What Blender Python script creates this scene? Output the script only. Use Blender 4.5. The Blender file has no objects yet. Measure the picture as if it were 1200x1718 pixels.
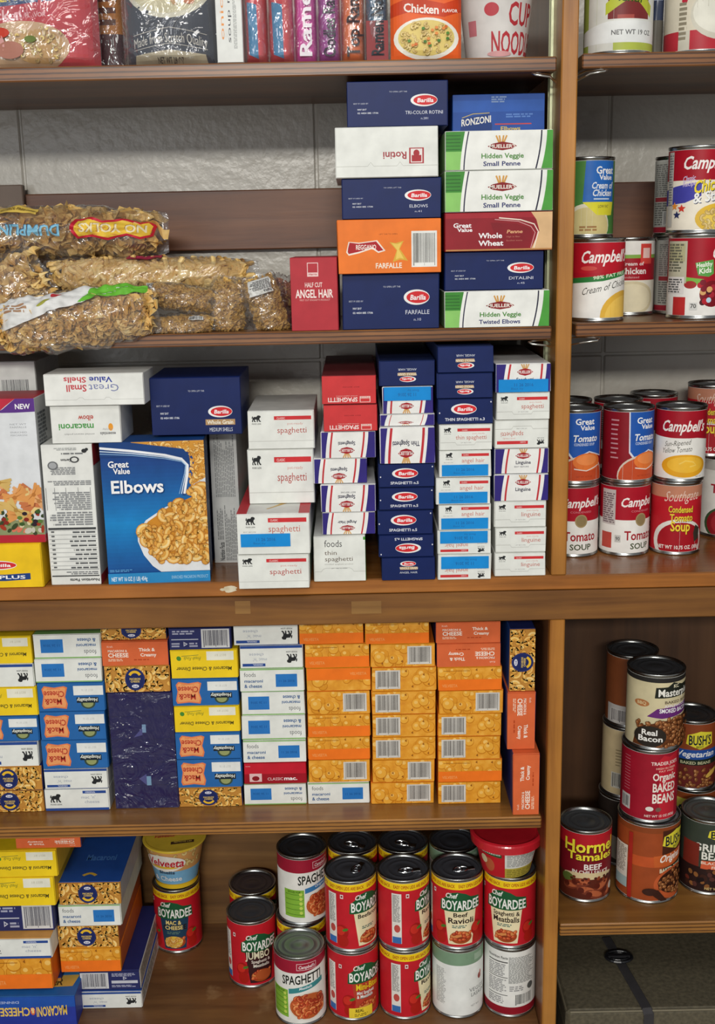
import bpy, bmesh, math, random
from mathutils import Vector, Matrix, noise
from mathutils.geometry import tessellate_polygon

# ---------------------------------------------------------------- camera, world, lights, exposure
SC = bpy.context.scene
COL = SC.collection
F_PX, PITCH, ROLL = 1930.0, math.radians(13.4), 0.0205
CAM = Vector((0.0, -1.42, 1.45))
FWD = Vector((0, math.cos(PITCH), -math.sin(PITCH)))
UP0 = Vector((0, math.sin(PITCH), math.cos(PITCH)))
RT0 = Vector((1, 0, 0))
RT = RT0 * math.cos(ROLL) - UP0 * math.sin(ROLL)
UP = UP0 * math.cos(ROLL) + RT0 * math.sin(ROLL)
cd = bpy.data.cameras.new('camera'); cam = bpy.data.objects.new('camera', cd); COL.objects.link(cam)
m = Matrix((RT, UP, -FWD)).transposed().to_4x4(); m.translation = CAM
cam.matrix_world = m
cd.sensor_fit = 'VERTICAL'; cd.sensor_height = 24.0; cd.lens = 24.0 * F_PX / 1718.0
cd.clip_start = 0.05; cd.clip_end = 50
SC.camera = cam
SC.view_settings.view_transform = 'Standard'; SC.view_settings.look = 'None'
SC.view_settings.gamma = 1.0; SC.view_settings.use_curve_mapping = False
SC.view_settings.exposure = 0.0
SC.cycles.transparent_max_bounces = 24

wd = bpy.data.worlds.new('world'); SC.world = wd; wd.use_nodes = True
wd.node_tree.nodes['Background'].inputs[0].default_value = (0.93, 0.96, 1.0, 1)
wd.node_tree.nodes['Background'].inputs[1].default_value = 0.27

def area_light(name, loc, target, sx, sy, power, col):
    l = bpy.data.lights.new(name, 'AREA'); l.shape = 'RECTANGLE'; l.size = sx; l.size_y = sy
    l.energy = power; l.color = col
    o = bpy.data.objects.new(name, l); COL.objects.link(o); o.location = loc
    o.rotation_euler = (Vector(target) - Vector(loc)).to_track_quat('-Z', 'Y').to_euler()
    return o
area_light('ceiling_lamp_far', (-0.25, -4.5, 2.62), (0, 0, 1.3), 1.2, 0.28, 96, (1.0, 0.97, 0.90))
area_light('window_light', (-1.5, -3.6, 1.55), (0, 0, 1.2), 1.5, 1.1, 17, (0.95, 0.97, 1.0))  # added soft frontal fill to lift the shaded wall, not a real window
area_light('ceiling_lamp_near', (0.3, -1.9, 2.75), (0, -0.2, 0.9), 1.2, 0.6, 14, (1.0, 0.97, 0.92))

# ---------------------------------------------------------------- pixel -> place
def ray(px, py):
    return (FWD + RT * ((px - 600) / F_PX) - UP * ((py - 859) / F_PX))
def at(px, py, Y):
    d = ray(px, py); t = (Y - CAM.y) / d.y
    return CAM + d * t
def atz(px, py, z):
    d = ray(px, py); t = (z - CAM.z) / d.z
    return CAM + d * t

# ---------------------------------------------------------------- materials (all procedural)
def lin(c):
    return tuple(((x / 255) / 12.92 if x / 255 <= 0.04045 else ((x / 255 + 0.055) / 1.055) ** 2.4) for x in c)
def hx(s):
    return lin(tuple(int(s[i:i + 2], 16) for i in (0, 2, 4)))
MATS = {}
def new_mat(name):
    m = bpy.data.materials.new(name); m.use_nodes = True
    return m, m.node_tree, m.node_tree.nodes['Principled BSDF']
def nd(nt, t, **kw):
    n = nt.nodes.new(t)
    for k, v in kw.items():
        if k in n.inputs: n.inputs[k].default_value = v
        else: setattr(n, k, v)
    return n
def paper(hexs, rough=0.45, spec=0.22):
    k = 'paper_' + hexs + '_%d' % int(rough * 100)
    if k in MATS: return MATS[k]
    m, nt, b = new_mat(k)
    c = hx(hexs)
    tc = nd(nt, 'ShaderNodeTexCoord'); no = nd(nt, 'ShaderNodeTexNoise', Scale=45.0, Detail=3.0)
    nt.links.new(tc.outputs['Object'], no.inputs['Vector'])
    r = nd(nt, 'ShaderNodeValToRGB')
    r.color_ramp.elements[0].color = tuple(x * 0.86 for x in c) + (1,); r.color_ramp.elements[0].position = 0.25
    r.color_ramp.elements[1].color = tuple(min(1, x * 1.05) for x in c) + (1,); r.color_ramp.elements[1].position = 0.7
    nt.links.new(no.outputs['Fac'], r.inputs['Fac']); nt.links.new(r.outputs['Color'], b.inputs['Base Color'])
    b.inputs['Roughness'].default_value = rough; b.inputs['Specular IOR Level'].default_value = spec
    MATS[k] = m; return m
def metal(hexs, rough=0.3, name='metal'):
    k = name + '_' + hexs
    if k in MATS: return MATS[k]
    m, nt, b = new_mat(k)
    tc = nd(nt, 'ShaderNodeTexCoord'); no = nd(nt, 'ShaderNodeTexNoise', Scale=120.0, Detail=2.0)
    nt.links.new(tc.outputs['Object'], no.inputs['Vector'])
    mr = nd(nt, 'ShaderNodeMapRange'); mr.inputs['To Min'].default_value = rough * 0.75; mr.inputs['To Max'].default_value = rough * 1.3
    nt.links.new(no.outputs['Fac'], mr.inputs['Value']); nt.links.new(mr.outputs['Result'], b.inputs['Roughness'])
    b.inputs['Base Color'].default_value = hx(hexs) + (1,); b.inputs['Metallic'].default_value = 0.6 if name == 'lid' else 1.0
    MATS[k] = m; return m
def wood(key, dark, mid, light, axis='X', ply=False, rough=0.38, scale=1.0, blotch=0.0):
    if key in MATS: return MATS[key]
    m, nt, b = new_mat(key)
    tc = nd(nt, 'ShaderNodeTexCoord'); mp = nd(nt, 'ShaderNodeMapping')
    s = {'X': (1.6, 22, 34), 'Y': (22, 1.6, 34), 'Z': (26, 22, 1.6)}[axis]
    mp.inputs['Scale'].default_value = tuple(v * scale for v in s)
    nt.links.new(tc.outputs['Object'], mp.inputs['Vector'])
    no = nd(nt, 'ShaderNodeTexNoise', Scale=1.0, Detail=7.0, Roughness=0.62, Distortion=0.7)
    nt.links.new(mp.outputs['Vector'], no.inputs['Vector'])
    r = nd(nt, 'ShaderNodeValToRGB'); cr = r.color_ramp
    cr.elements[0].position = 0.30; cr.elements[0].color = hx(dark) + (1,)
    cr.elements[1].position = 0.72; cr.elements[1].color = hx(light) + (1,)
    e = cr.elements.new(0.5); e.color = hx(mid) + (1,)
    nt.links.new(no.outputs['Fac'], r.inputs['Fac'])
    out = r.outputs['Color']
    # dents, scuffs
    n2 = nd(nt, 'ShaderNodeTexNoise', Scale=9.0, Detail=5.0); nt.links.new(tc.outputs['Object'], n2.inputs['Vector'])
    r2 = nd(nt, 'ShaderNodeValToRGB'); r2.color_ramp.elements[0].position = 0.3; r2.color_ramp.elements[0].color = (0.72, 0.70, 0.68, 1)
    r2.color_ramp.elements[1].position = 0.66; r2.color_ramp.elements[1].color = (1.08, 1.06, 1.0, 1)
    nt.links.new(n2.outputs['Fac'], r2.inputs['Fac'])
    mx = nd(nt, 'ShaderNodeMixRGB', blend_type='MULTIPLY'); mx.inputs[0].default_value = 0.8
    nt.links.new(out, mx.inputs[1]); nt.links.new(r2.outputs['Color'], mx.inputs[2]); out = mx.outputs[0]
    if blotch:
        n3 = nd(nt, 'ShaderNodeTexNoise', Scale=14.0, Detail=4.0); nt.links.new(tc.outputs['Object'], n3.inputs['Vector'])
        r3 = nd(nt, 'ShaderNodeValToRGB'); r3.color_ramp.elements[0].position = 0.62; r3.color_ramp.elements[0].color = (0, 0, 0, 1)
        r3.color_ramp.elements[1].position = 0.72; r3.color_ramp.elements[1].color = (blotch,) * 3 + (1,)
        nt.links.new(n3.outputs['Fac'], r3.inputs['Fac'])
        m3 = nd(nt, 'ShaderNodeMixRGB'); nt.links.new(r3.outputs['Color'], m3.inputs[0]); nt.links.new(out, m3.inputs[1])
        m3.inputs[2].default_value = hx('C9A878') + (1,); out = m3.outputs[0]
    if ply:   # the plies along the cut front edge (local z), only where the face looks forward
        sp = nd(nt, 'ShaderNodeSeparateXYZ'); nt.links.new(tc.outputs['Object'], sp.inputs[0])
        nn = nd(nt, 'ShaderNodeTexNoise', Scale=30.0, Detail=3.0); nt.links.new(mp.outputs['Vector'], nn.inputs['Vector'])
        ad = nd(nt, 'ShaderNodeMath', operation='MULTIPLY_ADD'); nt.links.new(nn.outputs['Fac'], ad.inputs[0]); ad.inputs[1].default_value = 0.0016
        nt.links.new(sp.outputs['Z'], ad.inputs[2])
        sn = nd(nt, 'ShaderNodeMath', operation='MULTIPLY'); nt.links.new(ad.outputs[0], sn.inputs[0]); sn.inputs[1].default_value = 2 * math.pi / 0.0054
        si = nd(nt, 'ShaderNodeMath', operation='SINE'); nt.links.new(sn.outputs[0], si.inputs[0])
        rr = nd(nt, 'ShaderNodeValToRGB'); rr.color_ramp.elements[0].position = 0.1; rr.color_ramp.elements[0].color = (1.3, 1.25, 1.15, 1)
        rr.color_ramp.elements[1].position = 0.85; rr.color_ramp.elements[1].color = (0.40, 0.34, 0.32, 1)
        nt.links.new(si.outputs[0], rr.inputs['Fac'])
        ge = nd(nt, 'ShaderNodeNewGeometry'); sy = nd(nt, 'ShaderNodeSeparateXYZ'); nt.links.new(ge.outputs['Normal'], sy.inputs[0])
        lt = nd(nt, 'ShaderNodeMath', operation='LESS_THAN'); nt.links.new(sy.outputs['Y'], lt.inputs[0]); lt.inputs[1].default_value = -0.6
        m4 = nd(nt, 'ShaderNodeMixRGB', blend_type='MULTIPLY'); nt.links.new(lt.outputs[0], m4.inputs[0]); nt.links.new(out, m4.inputs[1])
        nt.links.new(rr.outputs['Color'], m4.inputs[2]); out = m4.outputs[0]
    nt.links.new(out, b.inputs['Base Color'])
    b.inputs['Roughness'].default_value = rough; b.inputs['Specular IOR Level'].default_value = 0.5
    bp = nd(nt, 'ShaderNodeBump'); bp.inputs['Strength'].default_value = 0.12; bp.inputs['Distance'].default_value = 0.002
    nt.links.new(no.outputs['Fac'], bp.inputs['Height']); nt.links.new(bp.outputs['Normal'], b.inputs['Normal'])
    MATS[key] = m; return m
def mottle(key, cols, scale=60, rough=0.45, kind='noise', bump=0.0, dist=0.0):
    """printed photo / painted surface: several colours through a noise or voronoi pattern"""
    if key in MATS: return MATS[key]
    m, nt, b = new_mat(key)
    tc = nd(nt, 'ShaderNodeTexCoord')
    if kind == 'noise':
        t = nd(nt, 'ShaderNodeTexNoise', Scale=float(scale), Detail=4.0, Distortion=float(dist)); out = t.outputs['Fac']
    else:
        t = nd(nt, 'ShaderNodeTexVoronoi', Scale=float(scale)); out = t.outputs['Distance']
    nt.links.new(tc.outputs['Object'], t.inputs['Vector'])
    r = nd(nt, 'ShaderNodeValToRGB'); cr = r.color_ramp
    n = len(cols); lo, hi = (0.3, 0.7) if kind == 'noise' else (0.0, 0.7)
    cr.elements[0].position = lo; cr.elements[0].color = hx(cols[0]) + (1,)
    cr.elements[1].position = hi; cr.elements[1].color = hx(cols[-1]) + (1,)
    for i in range(1, n - 1):
        e = cr.elements.new(lo + (hi - lo) * i / (n - 1)); e.color = hx(cols[i]) + (1,)
    nt.links.new(out, r.inputs['Fac']); nt.links.new(r.outputs['Color'], b.inputs['Base Color'])
    b.inputs['Roughness'].default_value = rough
    if bump:
        bp = nd(nt, 'ShaderNodeBump'); bp.inputs['Strength'].default_value = bump; bp.inputs['Distance'].default_value = 0.004
        nt.links.new(out, bp.inputs['Height']); nt.links.new(bp.outputs['Normal'], b.inputs['Normal'])
    MATS[key] = m; return m
def film(key='clear_film', tint=(1, 1, 1), shine=0.13, haze=0.04):
    if key in MATS: return MATS[key]
    m, nt, b = new_mat(key); nt.nodes.remove(b)
    tr = nd(nt, 'ShaderNodeBsdfTransparent'); tr.inputs[0].default_value = tint + (1,)
    gl = nd(nt, 'ShaderNodeBsdfGlossy'); gl.inputs['Roughness'].default_value = 0.08
    df = nd(nt, 'ShaderNodeBsdfDiffuse'); df.inputs[0].default_value = (0.85, 0.86, 0.88, 1)
    lw = nd(nt, 'ShaderNodeLayerWeight'); lw.inputs['Blend'].default_value = 0.25
    mr = nd(nt, 'ShaderNodeMapRange'); mr.inputs['To Min'].default_value = shine; mr.inputs['To Max'].default_value = 0.65
    nt.links.new(lw.outputs['Facing'], mr.inputs['Value'])
    m1 = nd(nt, 'ShaderNodeMixShader'); nt.links.new(mr.outputs['Result'], m1.inputs[0])
    nt.links.new(tr.outputs[0], m1.inputs[1]); nt.links.new(gl.outputs[0], m1.inputs[2])
    m2 = nd(nt, 'ShaderNodeMixShader'); m2.inputs[0].default_value = haze
    nt.links.new(m1.outputs[0], m2.inputs[1]); nt.links.new(df.outputs[0], m2.inputs[2])
    tc = nd(nt, 'ShaderNodeTexCoord'); no = nd(nt, 'ShaderNodeTexNoise', Scale=26.0, Detail=3.0, Distortion=1.6)
    nt.links.new(tc.outputs['Object'], no.inputs['Vector'])
    bp = nd(nt, 'ShaderNodeBump'); bp.inputs['Strength'].default_value = 0.9; bp.inputs['Distance'].default_value = 0.012
    nt.links.new(no.outputs['Fac'], bp.inputs['Height'])
    nt.links.new(bp.outputs['Normal'], gl.inputs['Normal'])
    nt.links.new(m2.outputs[0], nt.nodes['Material Output'].inputs[0])
    MATS[key] = m; return m

WOOD_FACE = wood('wood_face', '5E3A1C', '7D5227', '95662F', 'X', rough=0.34)
WOOD_STILE = wood('wood_stile', '8A5420', 'AE7430', 'C0863E', 'Z', rough=0.34)
WOOD_SHELF = wood('wood_shelf', '4E3222', '70492C', '8C6038', 'X', ply=True, rough=0.36)
WOOD_LOW = wood('wood_lower_shelf', '6B4420', '8A5F2E', 'A27338', 'X', ply=True, rough=0.3, blotch=0.25)
WOOD_FLOOR = wood('wood_cabinet_floor', '54351D', '75502F', '8A6238', 'X', rough=0.42, blotch=0.5)
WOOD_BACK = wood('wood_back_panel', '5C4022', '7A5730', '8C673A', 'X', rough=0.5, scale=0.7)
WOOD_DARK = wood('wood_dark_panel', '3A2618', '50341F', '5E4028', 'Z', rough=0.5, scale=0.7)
WOOD_CLEAT = wood('wood_cleat', '5A3526', '74482F', '86583A', 'X', rough=0.45)

# ---------------------------------------------------------------- objects
def tag(o, label=None, cat=None, group=None, kind=None):
    if label: o['label'] = label
    if cat: o['category'] = cat
    if group: o['group'] = group
    if kind: o['kind'] = kind
    return o
def empty(name, loc, rz=0.0):
    o = bpy.data.objects.new(name, None); COL.objects.link(o); o.location = loc; o.rotation_euler = (0, 0, rz)
    o.empty_display_size = 0.03
    return o
class MB:
    """collects faces with materials, builds ONE mesh object"""
    def __init__(s): s.v = []; s.f = []; s.mi = []; s.mats = []
    def m(s, mat):
        if mat not in s.mats: s.mats.append(mat)
        return s.mats.index(mat)
    def face(s, pts, mat):
        n = len(s.v); s.v.extend(pts); s.f.append(tuple(range(n, n + len(pts)))); s.mi.append(s.m(mat))
    def grid(s, rows, mat, closed=False):
        n = len(s.v); nr = len(rows); nc = len(rows[0]); k = s.m(mat)
        for r in rows: s.v.extend(r)
        for i in range(nr - 1):
            for j in range(nc if closed else nc - 1):
                j2 = (j + 1) % nc
                s.f.append((n + i * nc + j, n + i * nc + j2, n + (i + 1) * nc + j2, n + (i + 1) * nc + j)); s.mi.append(k)
    def box(s, x0, x1, y0, y1, z0, z1, mat, bev=0.0, mats=None, jit=None):
        """bevelled box; mats: dict of face letter F K L R T B -> material"""
        bm = bmesh.new()
        M = Matrix.Translation(((x0 + x1) / 2, (y0 + y1) / 2, (z0 + z1) / 2)) @ Matrix.Diagonal((x1 - x0, y1 - y0, z1 - z0, 1))
        bmesh.ops.create_cube(bm, size=1.0, matrix=M)
        if jit:
            for v in bm.verts: v.co += Vector((jit.uniform(-1, 1), jit.uniform(-1, 1), 0)) * 0.0006
        if bev > 0: bmesh.ops.bevel(bm, geom=bm.edges[:], offset=bev, segments=1, affect='EDGES')
        bm.normal_update()
        n = len(s.v); s.v.extend([tuple(v.co) for v in bm.verts])
        for f in bm.faces:
            no = f.normal; mm = mat
            if mats:
                a = max(range(3), key=lambda i: abs(no[i]))
                L = {(0, False): 'L', (0, True): 'R', (1, False): 'F', (1, True): 'K', (2, False): 'B', (2, True): 'T'}[(a, no[a] > 0)]
                mm = mats.get(L, mat)
            s.f.append(tuple(n + v.index for v in f.verts)); s.mi.append(s.m(mm))
        bm.free()
    def lathe(s, prof, mat, seg=40, c=(0, 0)):
        rows = [[(c[0] + r * math.cos(2 * math.pi * j / seg), c[1] + r * math.sin(2 * math.pi * j / seg), z) for j in range(seg)] for r, z in prof]
        s.grid(rows, mat, True)
    def tube(s, pts, rad, mat, seg=8):
        rows = []
        for i, p in enumerate(pts):
            a = Vector(pts[max(0, i - 1)]); b = Vector(pts[min(len(pts) - 1, i + 1)])
            d = (b - a).normalized(); u = d.orthogonal().normalized() if abs(d.z) > 0.9 else d.cross(Vector((0, 0, 1))).normalized(); w = d.cross(u)
            rows.append([tuple(Vector(p) + u * rad * math.cos(2 * math.pi * j / seg) + w * rad * math.sin(2 * math.pi * j / seg)) for j in range(seg)])
        s.grid(rows, mat, True)
    def build(s, name, parent=None, loc=None, smooth=False):
        me = bpy.data.meshes.new(name); me.from_pydata([tuple(v) for v in s.v], [], s.f)
        for mm in s.mats: me.materials.append(mm)
        me.polygons.foreach_set('material_index', s.mi)
        if smooth: me.polygons.foreach_set('use_smooth', [True] * len(me.polygons))
        me.update()
        o = bpy.data.objects.new(name, me); COL.objects.link(o)
        if parent: o.parent = parent
        if loc: o.location = loc
        return o

# ---------------------------------------------------------------- lettering: glyph outlines as meshes
CHARS = "ABCDEFGHIJKLMNOPQRSTUVWXYZabcdefghijklmnopqrstuvwxyz0123456789&.,'%()/:-"
GLYPH = {}
def build_glyphs():
    tmp = []
    for w, off in ((0, 0.0), (1, 0.022)):
        for ch in CHARS:
            for s in (ch, ch + ch):
                c = bpy.data.curves.new('g', 'FONT'); c.body = s; c.size = 1.0; c.resolution_u = 2; c.offset = off if len(s) == 1 else 0
                o = bpy.data.objects.new('g', c); COL.objects.link(o); tmp.append((w, ch, s, o, c))
    bpy.context.view_layer.update()
    dg = bpy.context.evaluated_depsgraph_get(); ext = {}
    for w, ch, s, o, c in tmp:
        me = bpy.data.meshes.new_from_object(o.evaluated_get(dg))
        xs = [v.co.x for v in me.vertices]
        if len(s) == 1:
            GLYPH[(w, ch)] = [[[(me.vertices[i].co.x, me.vertices[i].co.y) for i in p.vertices] for p in me.polygons], 0.6]
            ext[(w, ch)] = max(xs)
        else:
            GLYPH[(w, ch)][1] = max(xs) - ext[(w, ch)] + (0.022 if w else 0)
        bpy.data.meshes.remove(me)
    for w, ch, s, o, c in tmp:
        bpy.data.objects.remove(o); bpy.data.curves.remove(c)
build_glyphs()
def text_polys(s, w=0):
    x = 0; out = []
    for ch in s:
        if ch == ' ': x += 0.30; continue
        g = GLYPH.get((w, ch))
        if not g: x += 0.3; continue
        for p in g[0]: out.append([(x + a, b) for a, b in p])
        x += g[1]
    return out, x

def clip_half(poly, ax, val, keep_less):
    out = []; n = len(poly)
    for i in range(n):
        a, b = poly[i], poly[(i + 1) % n]
        ia = (a[ax] <= val) == keep_less or a[ax] == val; ib = (b[ax] <= val) == keep_less or b[ax] == val
        if ia: out.append(a)
        if ia != ib:
            t = (val - a[ax]) / (b[ax] - a[ax]); out.append((a[0] + (b[0] - a[0]) * t, a[1] + (b[1] - a[1]) * t))
    return out

class Face:
    """a printed surface: prints are laid in order, each a hair above the last"""
    def __init__(s, mb, w, h, mapf, rot=0, strip=None, clip=True, lay=9e-6):
        s.mb = mb; s.W = w; s.H = h; s.mapf = mapf; s.rot = rot; s.strip = strip; s.clip = clip; s.n = 1; s.lay = lay
        s.w, s.h = (w, h) if rot in (0, 180) else (h, w)
        s.deg = False; s.cell = None
    def put(s, polys, mat, fine=False):
        """polys in metres from the design's lower left"""
        d = s.n * s.lay; s.n += 1
        if isinstance(mat, str): mat = paper(mat)
        for p in polys:
            if s.clip:
                for ax, val, less in ((0, 0, False), (0, s.w, True), (1, 0, False), (1, s.h, True)):
                    if p: p = clip_half(p, ax, val, less)
            if len(p) < 3: continue
            if s.rot == 180: p = [(s.W - a, s.H - b) for a, b in p]
            elif s.rot == 90: p = [(s.W - b, a) for a, b in p]
            elif s.rot == 270: p = [(b, s.H - a) for a, b in p]
            if s.strip:
                lo = min(a for a, b in p); hi = max(a for a, b in p); k = math.floor(lo / s.strip)
                while k * s.strip < hi:
                    q = clip_half(p, 0, k * s.strip, False)
                    if q: q = clip_half(q, 0, (k + 1) * s.strip, True)
                    if len(q) >= 3: s.mb.face([s.mapf(a, b, d) for a, b in q], mat)
                    k += 1
            elif s.cell:
                cu, cv = s.cell
                for k in range(math.floor(min(a for a, b in p) / cu), math.ceil(max(a for a, b in p) / cu)):
                    q = clip_half(p, 0, k * cu, False); q = clip_half(q, 0, (k + 1) * cu, True) if len(q) > 2 else q
                    if len(q) < 3: continue
                    for j in range(math.floor(min(b for a, b in q) / cv), math.ceil(max(b for a, b in q) / cv)):
                        g = clip_half(q, 1, j * cv, False); g = clip_half(g, 1, (j + 1) * cv, True) if len(g) > 2 else g
                        if len(g) >= 3: s.mb.face([s.mapf(a, b, d) for a, b in g], mat)
            else:
                s.mb.face([s.mapf(a, b, d) for a, b in p], mat)
    def U(s, u): return (u * s.k) if s.deg else u * s.w
    def rect(s, u0, v0, u1, v1, mat):
        a, b, c, d = s.U(u0), v0 * s.h, s.U(u1), v1 * s.h
        s.put([[(a, b), (c, b), (c, d), (a, d)]], mat)
    def ell(s, cu, cv, ru, rv, mat, n=28, rot=0.0):
        cx, cy, rx, ry = s.U(cu), cv * s.h, s.U(ru), rv * s.h; cr, sr = math.cos(rot), math.sin(rot)
        P = [(rx * math.cos(2 * math.pi * i / n), ry * math.sin(2 * math.pi * i / n)) for i in range(n)]
        s.put([[(cx + a * cr - b * sr, cy + a * sr + b * cr) for a, b in P]], mat)
    def poly(s, pts, mat):
        P = [(s.U(a), b * s.h) for a, b in pts]
        tr = tessellate_polygon([[Vector((a, b, 0)) for a, b in P]])
        out = []
        for t in tr:
            q = [P[i] for i in t]
            ar = (q[1][0] - q[0][0]) * (q[2][1] - q[0][1]) - (q[2][0] - q[0][0]) * (q[1][1] - q[0][1])
            out.append(q if ar > 0 else q[::-1])
        s.put(out, mat)
    def band(s, pts, th, mat):
        """stroke along points; th in fraction of height"""
        P = [Vector((s.U(a), b * s.h)) for a, b in pts]; t = th * s.h / 2; L = []
        for i, p in enumerate(P):
            d = (P[min(i + 1, len(P) - 1)] - P[max(i - 1, 0)]); d.normalize(); nrm = Vector((-d.y, d.x)); L.append((p + nrm * t, p - nrm * t))
        s.put([[tuple(L[i][1]), tuple(L[i + 1][1]), tuple(L[i + 1][0]), tuple(L[i][0])] for i in range(len(L) - 1)], mat)
    def T(s, txt, u0, v0, u1, v1, mat, w=0, sh=0.0, rise=0.0, arch=0.0):
        """text fitted to the box u0..u1, baseline v0, capitals to v1"""
        ps, L = text_polys(txt, w)
        if L <= 0: return
        x0, x1, y0, y1 = s.U(u0), s.U(u1), v0 * s.h, v1 * s.h; sx = (x1 - x0) / L; sy = (y1 - y0) / 0.72
        out = []
        for p in ps:
            q = []
            for a, b in p:
                X = x0 + a * sx + b * sy * sh; t = a / L
                q.append((X, y0 + b * sy + rise * s.h * t + arch * s.h * 4 * t * (1 - t)))
            out.append(q)
        s.put(out, mat)
    def lines(s, u0, v0, u1, v1, n, mat, seed=1, fill=0.62, gap=0.12):
        """rows of fine print"""
        r = random.Random(seed); out = []; step = (v1 - v0) / n; W = s.U(u1) - s.U(u0)
        for i in range(n):
            y = (v0 + step * (i + 0.2)) * s.h; hh = step * fill * s.h; x = s.U(u0); xe = s.U(u0) + W * r.uniform(0.75, 1.0)
            while x < xe:
                l = min(r.uniform(1.2, 3.6) * step * s.h, xe - x); out.append([(x, y), (x + l, y), (x + l, y + hh), (x, y + hh)]); x += l + step * s.h * 0.5
        s.put(out, mat)
    def barcode(s, u0, v0, u1, v1, seed=3, bg='D8D8D2', ink='3A3A40', n=34):
        s.rect(u0, v0, u1, v1, bg); r = random.Random(seed); out = []
        a, b = s.U(u0), s.U(u1); W = b - a; x = a + W * 0.07; st = W * 0.86 / n
        for i in range(n):
            wd_ = st * r.choice([0.35, 0.5, 0.75]); e = 0.12 if i not in (0, 1, n // 2, n - 1) else 0.04
            out.append([(x, (v0 + (v1 - v0) * e) * s.h), (x + wd_, (v0 + (v1 - v0) * e) * s.h), (x + wd_, (v1 - (v1 - v0) * 0.06) * s.h), (x, (v1 - (v1 - v0) * 0.06) * s.h)]); x += st
        s.put(out, ink)
    def mac(s, cx, cy, R, a0, sweep, th, cols):
        """one elbow of pasta, metres"""
        for k, (tt, c) in enumerate(((th * 1.22, cols[0]), (th, cols[1]), (th * 0.36, cols[2]))):
            n = 6; Rr = R + (th * 0.16 if k == 2 else 0); st = a0 + (sweep * 0.14 if k == 2 else 0); sw = sweep * (0.72 if k == 2 else 1)
            A = [st + sw * i / n for i in range(n + 1)]
            out = [[(cx + (Rr + e * tt / 2) * math.cos(A[j]), cy + (Rr + e * tt / 2) * math.sin(A[j])) for j, e in ((i, 1), (i + 1, 1), (i + 1, -1), (i, -1))][::-1] for i in range(n)]
            for ang in (A[0], A[-1]):
                out.append([(cx + Rr * math.cos(ang) + tt / 2 * math.cos(q * math.pi / 4), cy + Rr * math.sin(ang) + tt / 2 * math.sin(q * math.pi / 4)) for q in range(8)])
            s.put(out, cols[k])
    def beans(s, n, seed, size, pal, inside=None, u0=0.0, v0=0.0, u1=1.0, v1=1.0):
        r = random.Random(seed)
        for i in range(n):
            u = r.uniform(u0, u1); v = r.uniform(v0, v1)
            if inside and not inside(u, v): continue
            x, y, a = s.U(u), v * s.h, r.uniform(0, 3.14); c = pal[r.randrange(len(pal))]
            for k, (f, g, cc) in enumerate(((1.15, .85, c[0]), (1.0, .68, c[1]), (.40, .22, c[2]))):
                ox, oy = (-.2 * size, .22 * size) if k == 2 else (0, 0)
                s.put([[(x + ox + size * (f * math.cos(t) * math.cos(a) - g * math.sin(t) * math.sin(a)), y + oy + size * (f * math.cos(t) * math.sin(a) + g * math.sin(t) * math.cos(a))) for t in [math.tau * q / 10 for q in range(10)]]], cc)
    def pile(s, n, seed, size, pal, inside=None, u0=0.0, v0=0.0, u1=1.0, v1=1.0):
        r = random.Random(seed); old = s.lay
        pts = []
        for i in range(n):
            for _ in range(30):
                u = r.uniform(u0, u1); v = r.uniform(v0, v1)
                if inside and not inside(u, v): continue
                if all((s.U(u) - a) ** 2 + (v * s.h - b) ** 2 > (size * 0.75) ** 2 for a, b in pts[-40:]): break
            else: continue
            pts.append((s.U(u), v * s.h))
        for (x, y) in pts:
            R = size * r.uniform(0.48, 0.68)
            s.mac(x, y, R, r.uniform(0, 6.28), r.uniform(2.2, 3.6), size * r.uniform(0.62, 0.74), pal[r.randrange(len(pal))])

# ---------------------------------------------------------------- printed designs
NAVY, WHITE, RED, CRED, BLUE, STK, GREEN, YEL, ORA = '11235A', 'E9EBE5', 'CF3038', 'B01C2E', '1E62AE', '1C8FDC', '4C9A3C', 'F6CC18', 'F58220'
PAL_CH = [('C07C2C', 'E8AE54', 'F6D08A'), ('C48230', 'EEBA60', 'F8DA98'), ('B67228', 'DFA044', 'F2C878')]
PAL_KR = [('B87A30', 'E2AA4C', 'F4CC78'), ('BC8034', 'EAB85C', 'F6D48C'), ('AC6E2A', 'D89C44', 'ECBE6C')]
PAL_EG = [('A8925C', 'DCC078', 'F0DCA0'), ('98804C', 'CFB068', 'E6CC8C')]
PAL_TM = [('8A2414', 'C8502C', 'E88C50'), ('96300F', 'D8683A', 'F0A868'), ('7A1E12', 'B03C24', 'DE7C4A')]
PAL_BN = [('5A3018', '9C6236', 'D2A070'), ('4E2A16', '8A522C', 'C08C5C')]
def oval(P, cu, cv, ru, rv, flip=False):
    P.ell(cu - ru * 0.05, cv, ru * 1.08, rv * 1.08, 'F2F2F0'); P.ell(cu + ru * 0.05, cv, ru * 0.95, rv * 0.84, 'D82A30')
    P.T('Barilla', cu - ru * 0.62, cv - rv * 0.36, cu + ru * 0.70, cv + rv * 0.36, 'FFFFFF', 1, 0.15)
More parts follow.
